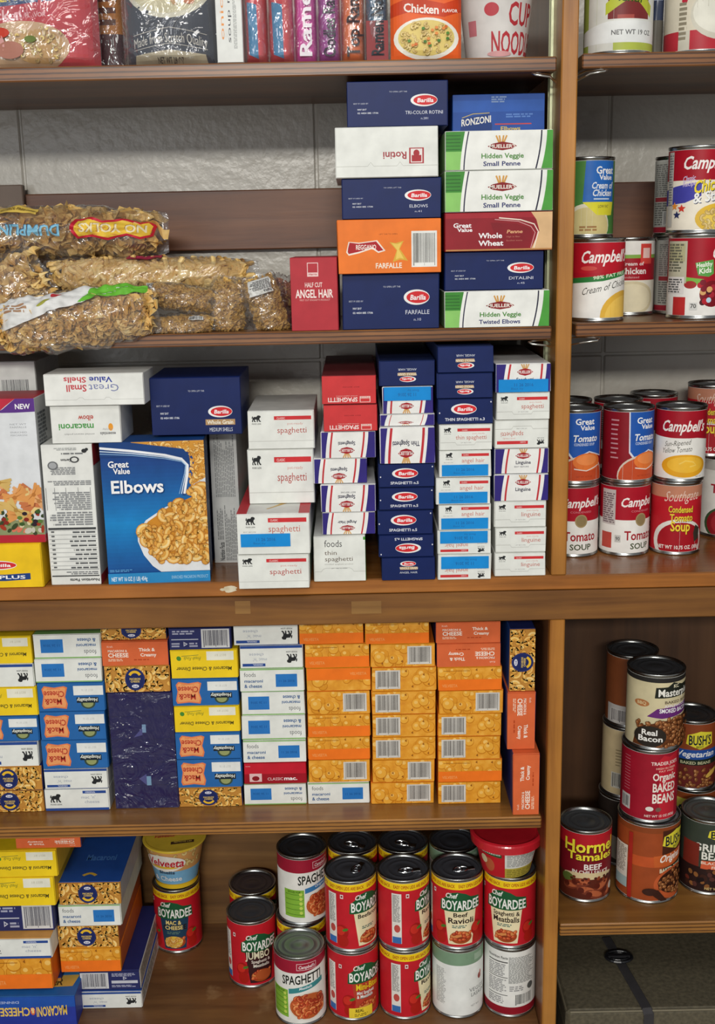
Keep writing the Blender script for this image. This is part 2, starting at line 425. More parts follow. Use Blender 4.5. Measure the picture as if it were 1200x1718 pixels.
def d_barilla(name, num, wg=False):
    def f(P):
        P.T('TO OPEN, LIFT TAB', 0.42, 0.755, 0.60, 0.785, 'C8CCD8'); P.T('BEST IF USED BY', 0.06, 0.50, 0.21, 0.53, 'C8CCD8')
        P.T('MAY 2017', 0.10, 0.365, 0.19, 0.40, 'D8DCE4', 1); P.T('02 4454 085 17:06', 0.10, 0.285, 0.31, 0.32, 'D8DCE4', 1)
        cv = 0.57 if not wg else 0.40
        oval(P, 0.775, cv, 0.125, 0.13 if not wg else 0.095)
        if wg:
            P.rect(0.60, 0.165, 0.93, 0.265, 'B89468'); P.T('Whole Grain', 0.62, 0.18, 0.91, 0.25, 'F4EEDC', 1); P.T(name, 0.64, 0.05, 0.90, 0.12, 'D8DCE4')
        else:
            L = len(name); P.T(name, max(0.58, 0.775 - 0.016 * L), 0.26, min(0.96, 0.775 + 0.016 * L), 0.34, 'DDE0EA'); P.T(num, 0.735, 0.14, 0.815, 0.19, 'C8CCDC')
    return f
def d_barspag(name):
    def f(P):
        oval(P, 0.48, 0.60, 0.22, 0.21); P.T(name, 0.2 if len(name) < 15 else 0.12, 0.12, 0.72 if len(name) < 15 else 0.86, 0.24, 'E4E6EE', 1)
        P.ell(0.02, 0.45, 0.012, 0.035, 'E8E8F0', 8); P.ell(0.97, 0.88, 0.012, 0.035, 'E8E8F0', 8)
    return f
def d_barangel(P):
    oval(P, 0.5, 0.74, 0.14, 0.11); P.rect(0.34, 0.47, 0.67, 0.60, 'B89468'); P.T('WHOLE GRAIN', 0.33, 0.49, 0.68, 0.59, 'F0E6D0', 1); P.T('ANGEL HAIR', 0.33, 0.30, 0.67, 0.39, 'D8DCE4')
def lion(P, u, v, w, h, ink='26282A'):
    pts = [(0, .55), (.04, .80), (.12, .90), (.16, .62), (.22, .78), (.55, .80), (.62, .98), (.80, 1.0), (.97, .92), (1.0, .72), (.88, .62), (.84, .42), (.90, .22), (1.0, .14), (1.0, .03), (.86, .03), (.76, .20), (.70, .36), (.66, .12), (.72, .03), (.56, .03), (.54, .38), (.36, .40), (.34, .24), (.44, .12), (.44, .03), (.28, .03), (.22, .22), (.20, .36), (.12, .20), (.18, .03), (.04, .03), (.02, .20), (.10, .45), (.09, .60), (.04, .50)]
    P.poly([(u + a * w, v + b * h) for a, b in pts], ink)
def d_fl(name, sticker=None, tab=True, light='B84038', code=None):
    """white economy box: lion mark, red bar, thin lettering"""
    def f(P):
        lion(P, 0.07, 0.70, 0.14, 0.20); P.T('FOOD LION', 0.075, 0.63, 0.205, 0.665, '303234', 1)
        P.rect(0.38 if len(name) < 12 else 0.33, 0.74, 0.965, 0.86, 'D23438'); P.T('CLASSIC', 0.42, 0.765, 0.53, 0.82, 'F0C8C4', 1)
        P.T('pot-ready', 0.62, 0.63, 0.86, 0.69, 'D89890')
        u0 = 0.93 - 0.052 * len(name) if len(name) < 14 else 0.30
        P.T(name, u0, 0.42, 0.90, 0.60, 'C46A5E')
        if tab:
            P.band([(0.0, 0.30), (0.29, 0.30), (0.32, 0.20), (0.66, 0.20), (0.69, 0.30), (1.0, 0.30)], 0.016, 'B8B8B2'); P.T('LIFT TAB TO OPEN', 0.40, 0.27, 0.60, 0.31, '88888A')
    return f
def d_fl2(name):
    def f(P):
        lion(P, 0.12, 0.74, 0.13, 0.21); P.T('FOOD LION', 0.12, 0.67, 0.25, 0.705, '303234', 1); P.rect(0.43, 0.80, 0.965, 0.91, 'D23438'); P.T('CLASSIC', 0.46, 0.83, 0.57, 0.88, 'F0C8C4', 1)
        P.T(name, 0.43, 0.56, 0.88, 0.73, 'CC7468'); P.T('BEST BEFORE', .08, .55, .26, .58, '909090')
    return f
def d_flplain(P):
    lion(P, 0.06, 0.72, 0.14, 0.18); P.T('FOOD LION', 0.06, 0.655, 0.20, 0.69, '303234', 1)
    P.rect(0.40, 0.77, 0.97, 0.87, 'D23438'); P.T('CLASSIC', 0.44, 0.79, 0.57, 0.84, 'F0C8C4', 1); P.T('pot-ready', 0.60, 0.64, 0.84, 0.70, 'D89890'); P.T('spaghetti', 0.44, 0.42, 0.90, 0.58, 'B8504A')
    P.rect(0.0, 0.20, 1.0, 0.212, 'C4C4BE')
def d_thinfoods(P):
    P.rect(0.96, 0.93, 1.0, 1.0, GREEN); P.T('foods', 0.20, 0.78, 0.55, 0.94, '4A4A4C', 0); P.T('thin', 0.20, 0.60, 0.45, 0.70, '6A5C50'); P.T('spaghetti', 0.20, 0.46, 0.76, 0.56, '6A5C50')
    P.T('enriched spaghetti product', 0.20, 0.375, 0.76, 0.405, '9A9A94')
    P.band([(0, .22), (.13, .22), (.17, .28), (.22, .30), (.68, .30), (.73, .28), (.77, .22), (1, .22)], .008, 'B8B8B2'); P.T('LIFT TAB TO OPEN', .33, .285, .64, .305, '707070', 1)
def d_mueller(name, veg=False, extra=None):
    def f(P):
        if veg:
            P.rect(0, 0, 1, 1, '3F8C34'); P.rect(0, 0, 0.2, 0.48, '8CC86A'); P.rect(0.9, 0, 1, 1, '4FA040')
            for i in range(5): P.rect(0, 0.52 + i * 0.09, 0.14, 0.55 + i * 0.09, '2F6E2A')
            L = [(0.135 + 0.045 * (t / 8) ** 1.6, t / 8) for t in range(9)]; R = [(0.945 - 0.05 * (1 - t / 8) ** 1.8, t / 8) for t in range(9)]
            P.poly([(a - 0.0, b) for a, b in L] + R[::-1], 'F0F1EC')
            P.band([(a + 0.035, b) for a, b in L], 0.035, '30304A'); P.band([(a - 0.05, b) for a, b in R], 0.04, '2A2A40')
            ly, nx0, nx1 = 0.60, 0.32, 0.72
            for a in (-0.05, -0.02, 0.02, 0.05): P.band([(0.52 + a * 0.4, 0.68), (0.52 + a, 0.88)], 0.045, 'D8A050')
            P.poly([(0.39, .60), (.44, .67), (.53, .72), (.62, .67), (.665, .60), (.62, .53), (.53, .49), (.44, .53)], '8C1F24')
            P.T("MUELLER'S", 0.405, 0.555, 0.655, 0.65, 'F4EEE4', 1)
            P.T('Hidden Veggie', 0.33, 0.29, 0.73, 0.42, '4A8A34', 1); P.T(name, 0.35 - 0.008 * max(0, len(name) - 11), 0.09, 0.70 + 0.008 * max(0, len(name) - 11), 0.21, '2C3470', 1)
        else:
            P.rect(0, 0, 1, 1, '33287C')
            o = lambda t: 0.06 * (t ** 1.5)
            P.poly([(0.12 + o(t / 6), t / 6) for t in range(7)] + [(0.93 - 0.06 * (1 - t / 6) ** 1.5, t / 6) for t in range(6, -1, -1)], 'F0F0EC')
            P.band([(0.20 + o(t / 6), t / 6) for t in range(7)], 0.07, 'C4323A'); P.band([(0.845 - 0.05 * (1 - t / 6) ** 1.5, t / 6) for t in range(7)], 0.07, 'C4323A')
            for a in (-0.07, -0.025, 0.025, 0.07): P.band([(0.53 + a * 0.3, 0.80), (0.53 + a, 1.0)], 0.05, 'D8A86A')
            P.poly([(0.38, .72), (.43, .80), (.53, .85), (.63, .80), (.68, .72), (.63, .63), (.53, .58), (.43, .63)], 'A81E28')
            P.T("MUELLER'S", 0.40, 0.665, 0.665, 0.77, 'F4E8E4', 1)
            P.T(name, 0.53 - 0.018 * len(name), 0.38, 0.53 + 0.018 * len(name), 0.52, '33334C', 1)
            if extra: P.T('BEST BEFORE', 0.36, 0.24, 0.64, 0.30, '444450')
    return f
def d_redspag(P):
    P.rect(0, 0, 1, 1, 'D23A3C'); P.rect(0.10, 0.74, 0.30, 0.96, 'F0C8C0'); P.rect(0.115, 0.82, 0.285, 0.94, 'D23A3C'); P.T('Pasta', 0.12, 0.76, 0.28, 0.80, 'C04040')
    P.T('SPAGHETTI', 0.34, 0.78, 0.90, 0.94, 'FBE9E4', 1); P.T('enriched spaghetti product', 0.34, 0.71, 0.74, 0.745, 'F0C8C0'); P.T('BEST BEFORE', 0.3, 0.38, 0.62, 0.42, '8C2024')
def d_angelred(P):
    P.rect(0, 0, 1, 1, 'B8323C'); P.rect(0.36, 0.745, 0.60, 0.935, 'F0D0CC'); P.rect(0.375, 0.80, 0.585, 0.925, 'B8323C'); P.T('Harris', 0.39, 0.765, 0.57, 0.79, 'B8323C', 1)
    P.T('HALF CUT', 0.30, 0.60, 0.68, 0.665, 'F2D8D2', 1); P.T('ANGEL HAIR', 0.10, 0.455, 0.90, 0.57, 'F8E8E2', 1); P.T('FIRST CUT SPAGHETTI PRODUCT', 0.18, 0.41, 0.84, 0.435, 'E8B8B2')
def d_rotini(P):
    P.rect(0.135, 0.42, 0.28, 0.74, 'B03038'); P.rect(0.15, 0.44, 0.265, 0.72, 'F0E8E4'); P.rect(0.16, 0.57, 0.255, 0.70, 'B03038'); P.ell(0.208, 0.53, 0.03, 0.07, 'B03038')
    P.T('Rotini', 0.30, 0.50, 0.54, 0.65, 'A8464C', 1)
def d_rotini2(P):
    P.band([(0, .78), (.34, .78), (.37, .70), (.40, .78), (.63, .78), (.66, .70), (.69, .78), (1, .78)], .008, 'B4B4AC'); d_rotini(P)
def d_reggano(P):
    P.rect(0, 0, 1, 1, 'F07C2C')
    P.poly([(.085, .48), (.10, .60), (.20, .58), (.38, .62), (.46, .42), (.39, .38), (.33, .46), (.20, .38), (.10, .34), (.075, .40)], 'F4E8DC'); P.poly([(.095, .48), (.11, .585), (.20, .56), (.37, .60), (.44, .43), (.39, .41), (.34, .49), (.20, .41), (.10, .37), (.09, .41)], 'B01E28')
    P.T('REGGANO', 0.17, 0.45, 0.37, 0.54, 'F6EAE0', 1); P.T('FARFALLE', 0.36, 0.09, 0.62, 0.19, 'F8EEDC', 1); P.T('LIFT TAB TO OPEN', 0.40, 0.72, 0.58, 0.745, '7A3A10')
    P.poly([(.50, .58), (.56, .56), (.64, .60), (.60, .45), (.68, .22), (.60, .25), (.53, .20), (.57, .42)], 'DDB040'); P.poly([(.52, .56), (.58, .54), (.62, .57), (.59, .44), (.64, .26), (.60, .28), (.56, .25), (.575, .43)], 'F0CC62')
    P.barcode(0.715, 0.10, 0.965, 0.78, 5, 'EDEDE8', '50504C')
def d_gvwheat(P):
    P.rect(0, 0, 1, 1, '921C28'); P.rect(0, 0.86, 1, 1.0, 'A82632'); P.poly([(.80, 1), (1, 1), (1, 0), (.80, 0), (.88, .5), (.85, .80)], 'E0B888')
    P.band([(.50, .86), (.70, .80), (.83, .68), (.87, .48), (.83, .05)], .03, 'F4E4D4'); P.band([(.46, .82), (.68, .76), (.80, .62), (.84, .46), (.80, .05)], .02, 'D8A0A0'); P.poly([(.42, .74), (.66, .70), (.80, .56), (.82, .40), (.78, .05), (.5, .05)], '861824')
    P.rect(0, 0, 1, 0.04, 'C08850')
    P.T('Great', .07, .62, .24, .74, 'FFFFFF', 1); P.T('Value', .11, .51, .25, .61, 'FFFFFF', 1); P.T('Whole', .31, .33, .53, .47, 'FFFFFF', 1); P.T('Wheat', .31, .13, .54, .27, 'FFFFFF', 1); P.T('Penne', .57, .45, .72, .54, 'E8B080', 1, .25); P.T('High in fiber', .57, .34, .70, .38, 'C07868'); P.T('Excellent source', .57, .24, .72, .28, 'C07868')
def d_ronzoni(P):
    P.rect(0, 0, 1, 1, '2450A0'); P.rect(0, .55, 1, .85, '2C5CB0'); P.poly([(.08, .04), (.10, .38), (.40, .50), (.43, .20), (.42, -.1), (.08, -.1)], '1C3C7C'); P.band([(.10, .40), (.22, .50), (.40, .52)], .02, 'C8B060'); P.T('RONZONI', .09, .18, .42, .36, 'F2EEE2', 1, 0, .10)
    P.band([(.46, .22), (.86, .22)], .03, 'C84840'); P.T('Elbows', .52, .05, .74, .16, 'D0B860', 1); P.lines(.58, .38, .92, .50, 2, '5C84C8'); P.lines(.42, .78, .60, .96, 3, '8098C0')
def d_gvshells(P):
    P.T('Great', .24, .33, .55, .57, '7C84B0', 0); P.T('Value', .31, .09, .54, .27, '3444A0', 1); P.T('Small', .57, .34, .78, .56, 'C84850', 1); P.T('Shells', .57, .09, .80, .27, 'C84850', 1)
    P.band([(0, .82), (.32, .82), (.35, .75), (.38, .75), (.40, .82), (.60, .82), (.62, .75), (.65, .75), (.68, .82), (1, .82)], .01, 'B8B8B2')
def d_macaroni(P):
    P.ell(.14, .58, .035, .10, 'F0A030'); P.T('essentials', .07, .72, .30, .80, '5C5C60', 1); P.T('everyday', .12, .62, .26, .67, '9A9A98'); P.T('elbow', .38, .26, .60, .40, 'C0483C', 1); P.T('macaroni', .38, .48, .90, .66, '4C9A4C', 1); P.T('enriched macaroni product', .38, .74, .82, .79, '787878')
def d_elbows(P):
    n = 36
    for i in range(n):
        t = (i + .5) / n; k = max(0, 1 - abs(t - .42) * 1.9) ** 1.2; c = [int(a + (b - a) * k) for a, b in zip((24, 62, 130), (22, 136, 205))]
        P.rect(0, i / n, 1, (i + 1.02) / n, '%02X%02X%02X' % tuple(c))
    P.poly([(.30, 1), (.32, .985), (.86, .93), (.90, .86), (.84, .62), (1, .62), (1, 1)], 'D89838')
    P.pile(34, 4, P.h * .028, PAL_CH, lambda u, v: (v > .975 - (u - .3) * .08 and u > .35) or (u > .86 and v > .70), .35, .70, 1.0, .99)
    P.poly([(0, .90), (0, 1), (.28, 1), (.80, .945), (.855, .90), (.86, .84), (.80, .62), (.77, .62), (.80, .84), (.74, .88), (.5, .90)], '16407E')
    for off, th, c in ((0, .016, 'F2F4F8'), (.028, .007, 'CFE0F0'), (.05, .005, '8CB4DC')):
        P.band([(0, .965 - off * -.2 - off), (.30, .94 - off * .6), (.62, .905 - off * .5), (.78, .875 - off * .4), (.835 - off * .4, .83), (.83 - off * .6, .77), (.79 - off, .63)], th, c)
    P.poly([(.86, .655), (1, .70), (1, .74), (.87, .69)], 'D8DCE0')
    B = [(1.2 * math.cos(a), math.sin(a)) for a in [math.pi * .62 + i * math.pi * .9 / 20 for i in range(21)]]
    bowl = [(.97 + .56 * x, .36 + .27 * y) for x, y in B]
    P.poly([(1, .66), (.86, .60), (.60, .54), (.40, .45), (.31, .36), (.31, .30), (.36, .20), (.44, .12), (.52, .075), (1, .075)], 'E6E8EA')
    P.poly([(1, .645), (.84, .60), (.62, .535), (.42, .44), (.33, .35), (.345, .29), (.46, .20), (.70, .155), (1, .14)], 'D08A28')
    top = lambda u: .36 + (u - .33) * .62 if u < .8 else .66
    P.pile(78, 9, P.h * .060, PAL_CH, lambda u, v: v < min(.655, .35 + (u - .34) * .56) and v > max(.165, .34 - (u - .34) * .9), .35, .17, 1.0, .66)
    P.rect(0, 0, 1, .075, '2B8CC8'); P.T('NET WT 16 OZ (1 LB) 454g', .03, .02, .38, .05, 'E4F0F8', 1); P.T('ENRICHED MACARONI PRODUCT', .62, .025, .98, .048, 'A8D0E8'); P.lines(.02, .085, .26, .105, 2, '5898CC')
    P.T('Great', .07, .83, .27, .875, 'FFFFFF', 1); P.T('Value', .12, .785, .28, .825, 'FFFFFF', 1); P.T('Elbows', .085, .645, .60, .735, '14407C', 1); P.T('Elbows', .08, .65, .595, .74, 'FFFFFF', 1)
def d_facts(P):   # the narrow nutrition side, upside down
    g = '5A5C5E'
    P.T('Nutrition Facts', .03, .955, .62, .975, '3A3C3E', 1); P.rect(.03, .93, .97, .938, '303234'); P.lines(.05, .90, .7, .925, 2, '808284', 2); P.rect(.03, .885, .97, .889, '606264')
    for i in range(9):
        v = .865 - i * .032; P.lines(.05, v, .6, v + .018, 1, g, i); P.rect(.86, v, .92, v + .01, g); P.rect(.03, v - .007, .97, v - .0045, '9A9C9E')
    P.rect(.03, .585, .97, .598, '303234')
    P.lines(.08, .47, .95, .57, 6, '8A8C8E', 4); P.lines(.10, .33, .90, .46, 9, '8A8C8E', 5)
    for u in (.08, .32, .56, .78, .95): P.rect(u, .30, u + .008, .46, '8A8C8E')
    P.lines(.06, .25, .95, .285, 3, '8A8C8E', 6); P.lines(.35, .155, .95, .21, 5, '8A8C8E', 7); P.ell(.78, .145, .10, .03, '6A6C6E'); P.ell(.78, .145, .075, .022, 'A8AAAC')
    P.ell(.35, .105, .09, .022, '3A3C3E'); P.ell(.35, .105, .06, .014, 'E8E9E4'); P.T('Carton', .40, .10, .62, .118, '4A4C4E', 1); P.lines(.18, .055, .7, .07, 1, '707274', 8); P.ell(.15, .045, .05, .014, '2C2E30'); P.ell(.10, .035, .03, .01, '2C2E30'); P.lines(.3, .02, .8, .04, 2, 'B0B2B0', 9)
def d_facts_grey(P):
    P.T('Nutrition Facts', .02, .62, .16, .80, '505254', 1); P.lines(.02, .12, .44, .58, 8, '7C7E80', 14, .5); P.lines(.18, .62, .44, .86, 4, '7C7E80', 12, .5); P.lines(.50, .12, .96, .86, 12, '8A8C8E', 15, .5)
def bowtie(P, cx, cy, k, a, c, c2):
    R = lambda x, y: (cx + (x * math.cos(a) - y * math.sin(a)) * k / P.w, cy + (x * math.sin(a) + y * math.cos(a)) * k / P.h)
    L = [R(-1 - (.10 if i % 2 else -.04), -.68 + 1.36 * i / 8) for i in range(9)]; Q = [R(1 + (.10 if i % 2 else -.04), .68 - 1.36 * i / 8) for i in range(9)]
    P.poly([R(0, -.20)] + L[::1] + [R(0, .20)] + Q, c)
    P.poly([R(-.85, .1), R(-.2, .12), R(0, .16), R(.2, .12), R(.9, .25), R(.2, 0), R(0, .02), R(-.2, 0)], c2); P.ell(cx, cy, .20 * k / P.w, .20 * k / P.h, c2, 10)
def d_farfalle(P):
    P.rect(0, 0, 1, 1, 'E0E3E6'); P.rect(0, 0, 1, .055, 'B82434')
    P.poly([(0, 1), (.80, 1), (.70, .955), (.62, .915), (.35, .885), (0, .87)], 'C02840'); P.poly([(.58, .905), (.66, .93), (.74, .97), (.80, 1), (1, 1), (1, .91), (.80, .905)], '5C3088'); P.T('NEW', .79, .93, .95, .965, 'FFFFFF', 1)
    for v, t in ((.82, 'NET WT'), (.80, 'FARFALLE'), (.765, 'ENRICHED'), (.745, 'MACARONI')): P.T(t, .72, v, .90, v + .012, '9A9CA0')
    r = random.Random(5); P.rect(0, .055, 1, .16, '8C9468')
    for i in range(70):
        P.ell(r.uniform(.0, 1), r.uniform(.065, .24), r.uniform(.02, .05), r.uniform(.01, .02), r.choice(['4E7A34', '7C2418', 'A83820', '384826', 'D8D0A8', '2C1C20', 'E0785C', 'C8C4B4', '3C4428']), 9, r.uniform(0, 3))
    for i in range(24):
        c = r.choice([('D8B468', 'B88C40'), ('E09A54', 'B87434'), ('CC7848', 'A05830'), ('E8CC88', 'C09C50'), ('8C6C4C', '6C5038'), ('E4A870', 'B87C44')])
        bowtie(P, r.uniform(.05, .97), r.uniform(.17, .43), P.w * r.uniform(.10, .13), r.uniform(-.9, .9), *c)
    for i in range(12): P.ell(r.uniform(.5, 1), r.uniform(.12, .22), .03, .014, r.choice(['3C5C28', '2C1C28', '8C2418', '5C8038']), 8)
def d_protein(P):
    P.rect(0, 0, 1, 1, 'F4C81C'); oval(P, .48, .52, .22, .10); P.poly([(.08, .20), (.30, .16), (.55, .15), (.86, .18), (.86, .33), (.55, .30), (.30, .31), (.08, .35)], '1E4080'); P.T('Protein', .12, .20, .46, .28, 'F0F4FA'); P.T('PLUS', .48, .20, .80, .28, 'FFFFFF', 1); P.T('NEW', 0.0, .70, .1, .72, 'A88C20')
def d_gvbar(P):
    P.barcode(.42, .42, .92, .88, 8, 'E8E8E4', '5C5C60', 30); P.T('0 78742 09352 1', .42, .36, .92, .40, '808084'); P.rect(.16, .78, .32, .90, 'D83C44'); P.ell(.25, .66, .06, .06, 'E8A098')
# macaroni-and-cheese ends
def d_kraft(up):
    def f(P):
        P.rect(0, 0, 1, 1, 'C48A3C'); P.pile(34, 3, P.h * .26, PAL_KR)
        P.ell(.47, .5, .155, .44, '24306C'); P.ell(.47, .5, .135, .385, '1C2860'); v = 1 if up else -1
        P.band([(.47 + .09 * math.cos(a), .5 + v * (.06 + .24 * math.sin(a)) * -1) for a in [math.pi * (.15 + .7 * i / 8) for i in range(9)]], .10, 'F0C030')
        P.T('MACARONI', .385, .48, .555, .56, 'E8C868', 1); P.T('CHEESE', .40, .38, .54, .46, 'E8C868', 1); P.ell(.47, .5 + v * .27, .055, .07, 'E8E8F0'); P.T('Kraft', .435, .5 + v * .27 - .04, .505, .5 + v * .27 + .04, '2C3C90', 1)
    return f
def d_thick(P):
    P.rect(0, 0, 1, 1, 'DE6A3C'); P.T('Kraft', .08, .78, .17, .86, 'F6D8C4'); P.T('MACARONI &', .09, .58, .38, .68, 'F8E4D4', 1); P.T('CHEESE', .09, .36, .40, .54, 'FFF2E4', 1); P.lines(.09, .18, .36, .30, 2, 'F4C8AC', 3)
    P.T('Thick &', .56, .60, .80, .74, 'FFF2E4', 1); P.T('Creamy', .58, .38, .82, .52, 'FFF2E4', 1); P.lines(.48, .2, .76, .28, 1, 'B84820', 4)
def d_orange(kind):
    """shells-and-cheese ends: L / R = barcode side, B = band at the bottom, T = band at the top"""
    def f(P):
        P.rect(0, 0, 1, 1, mottle('print_cheese', ['D88A1C', 'E69C24', 'F2B040'], 90)); r = random.Random({'L': 2, 'R': 7, 'B': 11, 'T': 13}[kind])
        for i in range(16):
            cx, cy, q = r.uniform(.02, .98), r.uniform(.05, .95), r.uniform(.14, .26); k = P.h / P.w
            P.ell(cx, cy - .02, q * k * 1.12, q * 1.12, 'CC8018', 14, r.uniform(0, 3)); P.ell(cx, cy, q * k, q, r.choice(['E8A030', 'F0AE3E', 'E2982A']), 14); P.ell(cx - q * k * .2, cy + q * .2, q * k * .4, q * .38, 'F6C468', 10)
        for i in range(5):
            cx, cy = r.uniform(.05, .95), r.uniform(.1, .9); P.poly([(cx, cy), (cx + .03, cy + .08), (cx + .035, cy - .05)], '9A5C18')
        if kind == 'B': P.rect(0, 0, 1, .48, 'F77A20'); P.T('VELVEETA', .06, .14, .30, .27, 'F8A058', 1); P.rect(.08, .86, .5, .88, '9A5C14')
        if kind == 'T': P.rect(0, .48, 1, 1, 'F77A20'); P.T('VELVEETA', .68, .70, .94, .82, 'F8A058', 1)
        if kind == 'L': P.barcode(.05, .08, .44, .90, 21, 'D8D4CC', '4A4440')
        if kind == 'R': P.barcode(.57, .10, .95, .92, 22, 'D8D4CC', '4A4440')
    return f
def d_yellow(P):   # drawn upright; the boxes stand on their heads
    P.rect(0, 0, 1, 1, 'F6D222'); P.T('Macaroni & Cheese Dinner', .08, .60, .92, .74, '5C5420', 1, .1); P.T('Fresh Finds', .54, .22, .80, .36, '4C6C2C', 0, .3); P.ell(.88, .28, .035, .09, '4C8C34', 12, .6); P.band([(.58, .16), (.84, .20)], .02, '6C7C3C'); P.rect(.05, .04, .46, .36, 'F0EEDC'); P.T('BEST BY', .16, .14, .34, .22, 'C8C4AC')
def d_hospitality(P):
    P.rect(0, 0, 1, 1, '2868AC'); P.poly([(.55, .15), (.60, .10), (.75, .15), (.90, .09), (.94, .20), (.92, .45), (.95, .80), (.93, .92), (.75, .88), (.58, .93), (.56, .75), (.59, .50)], 'E8804C'); P.poly([(.575, .19), (.61, .14), (.75, .19), (.89, .14), (.92, .22), (.90, .45), (.93, .78), (.91, .87), (.75, .83), (.60, .88), (.58, .73), (.61, .50)], 'F2A468')
    P.T('Mac&', .64, .56, .90, .78, 'B83A2C', 1); P.T('Cheese', .60, .28, .91, .50, 'B83A2C', 1); P.T('hospitality', .66, .18, .86, .24, 'C8683C')
    P.ell(.25, .74, .11, .20, '384C40'); P.ell(.25, .74, .08, .15, '98A068'); P.rect(.09, .52, .42, .72, '1C2834'); P.T('Hospitality', .10, .56, .41, .68, 'EEF0E4', 1, .15); P.rect(.01, .10, .46, .44, 'ECEEEA'); P.T('BEST BY 06', .16, .22, .34, .30, 'C4C6C2')
def d_flmac(P):
    P.rect(0, 0, 1, 1, WHITE); P.rect(0, 0, 1, .12, '2A4C96'); lion(P, .08, .38, .17, .42); P.T('FOOD LION', .08, .26, .26, .33, '303234', 1); P.rect(.60, .80, .97, .93, '2A4C96'); P.T('ORIGINAL', .64, .83, .80, .90, 'D8E0F0', 1); P.T("mac 'n'", .57, .56, .80, .70, '9AA2B4', 0); P.T('cheese', .62, .34, .86, .48, '9AA2B4', 0)
def d_foods(P):
    P.rect(0, 0, 1, 1, WHITE); P.rect(0, .95, 1, 1, '86B868'); P.T('foods', .06, .66, .25, .86, '5C6064', 0); P.T('macaroni', .06, .40, .36, .54, '2C5C94', 1); P.T('& cheese', .06, .16, .34, .32, '2C5C94', 1); P.rect(.56, .18, .90, .76, '2B78C4'); P.T('11 26 2016', .60, .40, .86, .50, '1C5CA0', 1)
def d_classic(P):
    P.rect(0, 0, 1, 1, 'C81C30'); P.rect(0, 0, 1, .48, 'A01424'); P.rect(.08, .10, .28, .50, 'E8C0C0'); P.ell(.18, .26, .06, .12, '8C1420'); P.T('CLASSIC', .37, .16, .63, .30, 'F4DCDC'); P.T('mac.', .64, .16, .86, .34, 'FFFFFF', 1); P.T('FOOD', .02, .84, .10, .88, 'F0C8C8')
def d_navyback(P):
    P.rect(0, 0, 1, 1, '2A2F62'); P.barcode(.01, .06, .48, .96, 31, 'D4D4D4', '50505C', 26)
    for i in range(3): P.lines(.54, .72 - i * .0, .95, .92, 3, 'A8AAC0', 3)
    P.rect(.53, .34, .97, .50, 'C8CAD4'); P.ell(.75, .63, .045, .11, 'C8CAD8', 3); P.ell(.75, .63, .02, .05, '2A2F62', 3); P.lines(.53, .12, .97, .26, 2, 'A8AAC0', 5)
def d_navyback2(P):
    P.rect(0, 0, 1, 1, '2A2F62'); P.barcode(.52, .06, .98, .96, 33, 'D4D4D4', '50505C', 26); P.lines(.05, .70, .46, .92, 2, 'A8AAC0', 3); P.rect(.03, .46, .47, .50, 'C8CAD4'); P.ell(.25, .26, .045, .13, 'C8CAD8', 3); P.ell(.25, .26, .02, .05, '2A2F62', 3); P.lines(.03, .1, .17, .34, 2, 'A8AAC0', 5); P.lines(.32, .1, .47, .34, 2, 'A8AAC0', 6)
def d_bluemac(P):
    P.rect(0, 0, 1, 1, '2C3C9C'); P.rect(0, 0, 1, .35, '2454AC'); P.T('MACARONI', .075, .30, .355, .62, 'F2CC5C', 1, 0, .06); P.ell(.385, .48, .022, .13, 'E07040', 12); P.T('&', .37, .38, .40, .56, 'F6E0A0', 1); P.T('CHEESE', .41, .36, .68, .64, 'F2CC5C', 1); P.T('DINNER', .5, .14, .7, .22, 'A8B8E0', 1)
def d_kraftpale(P):
    d_kraft(True)(P)
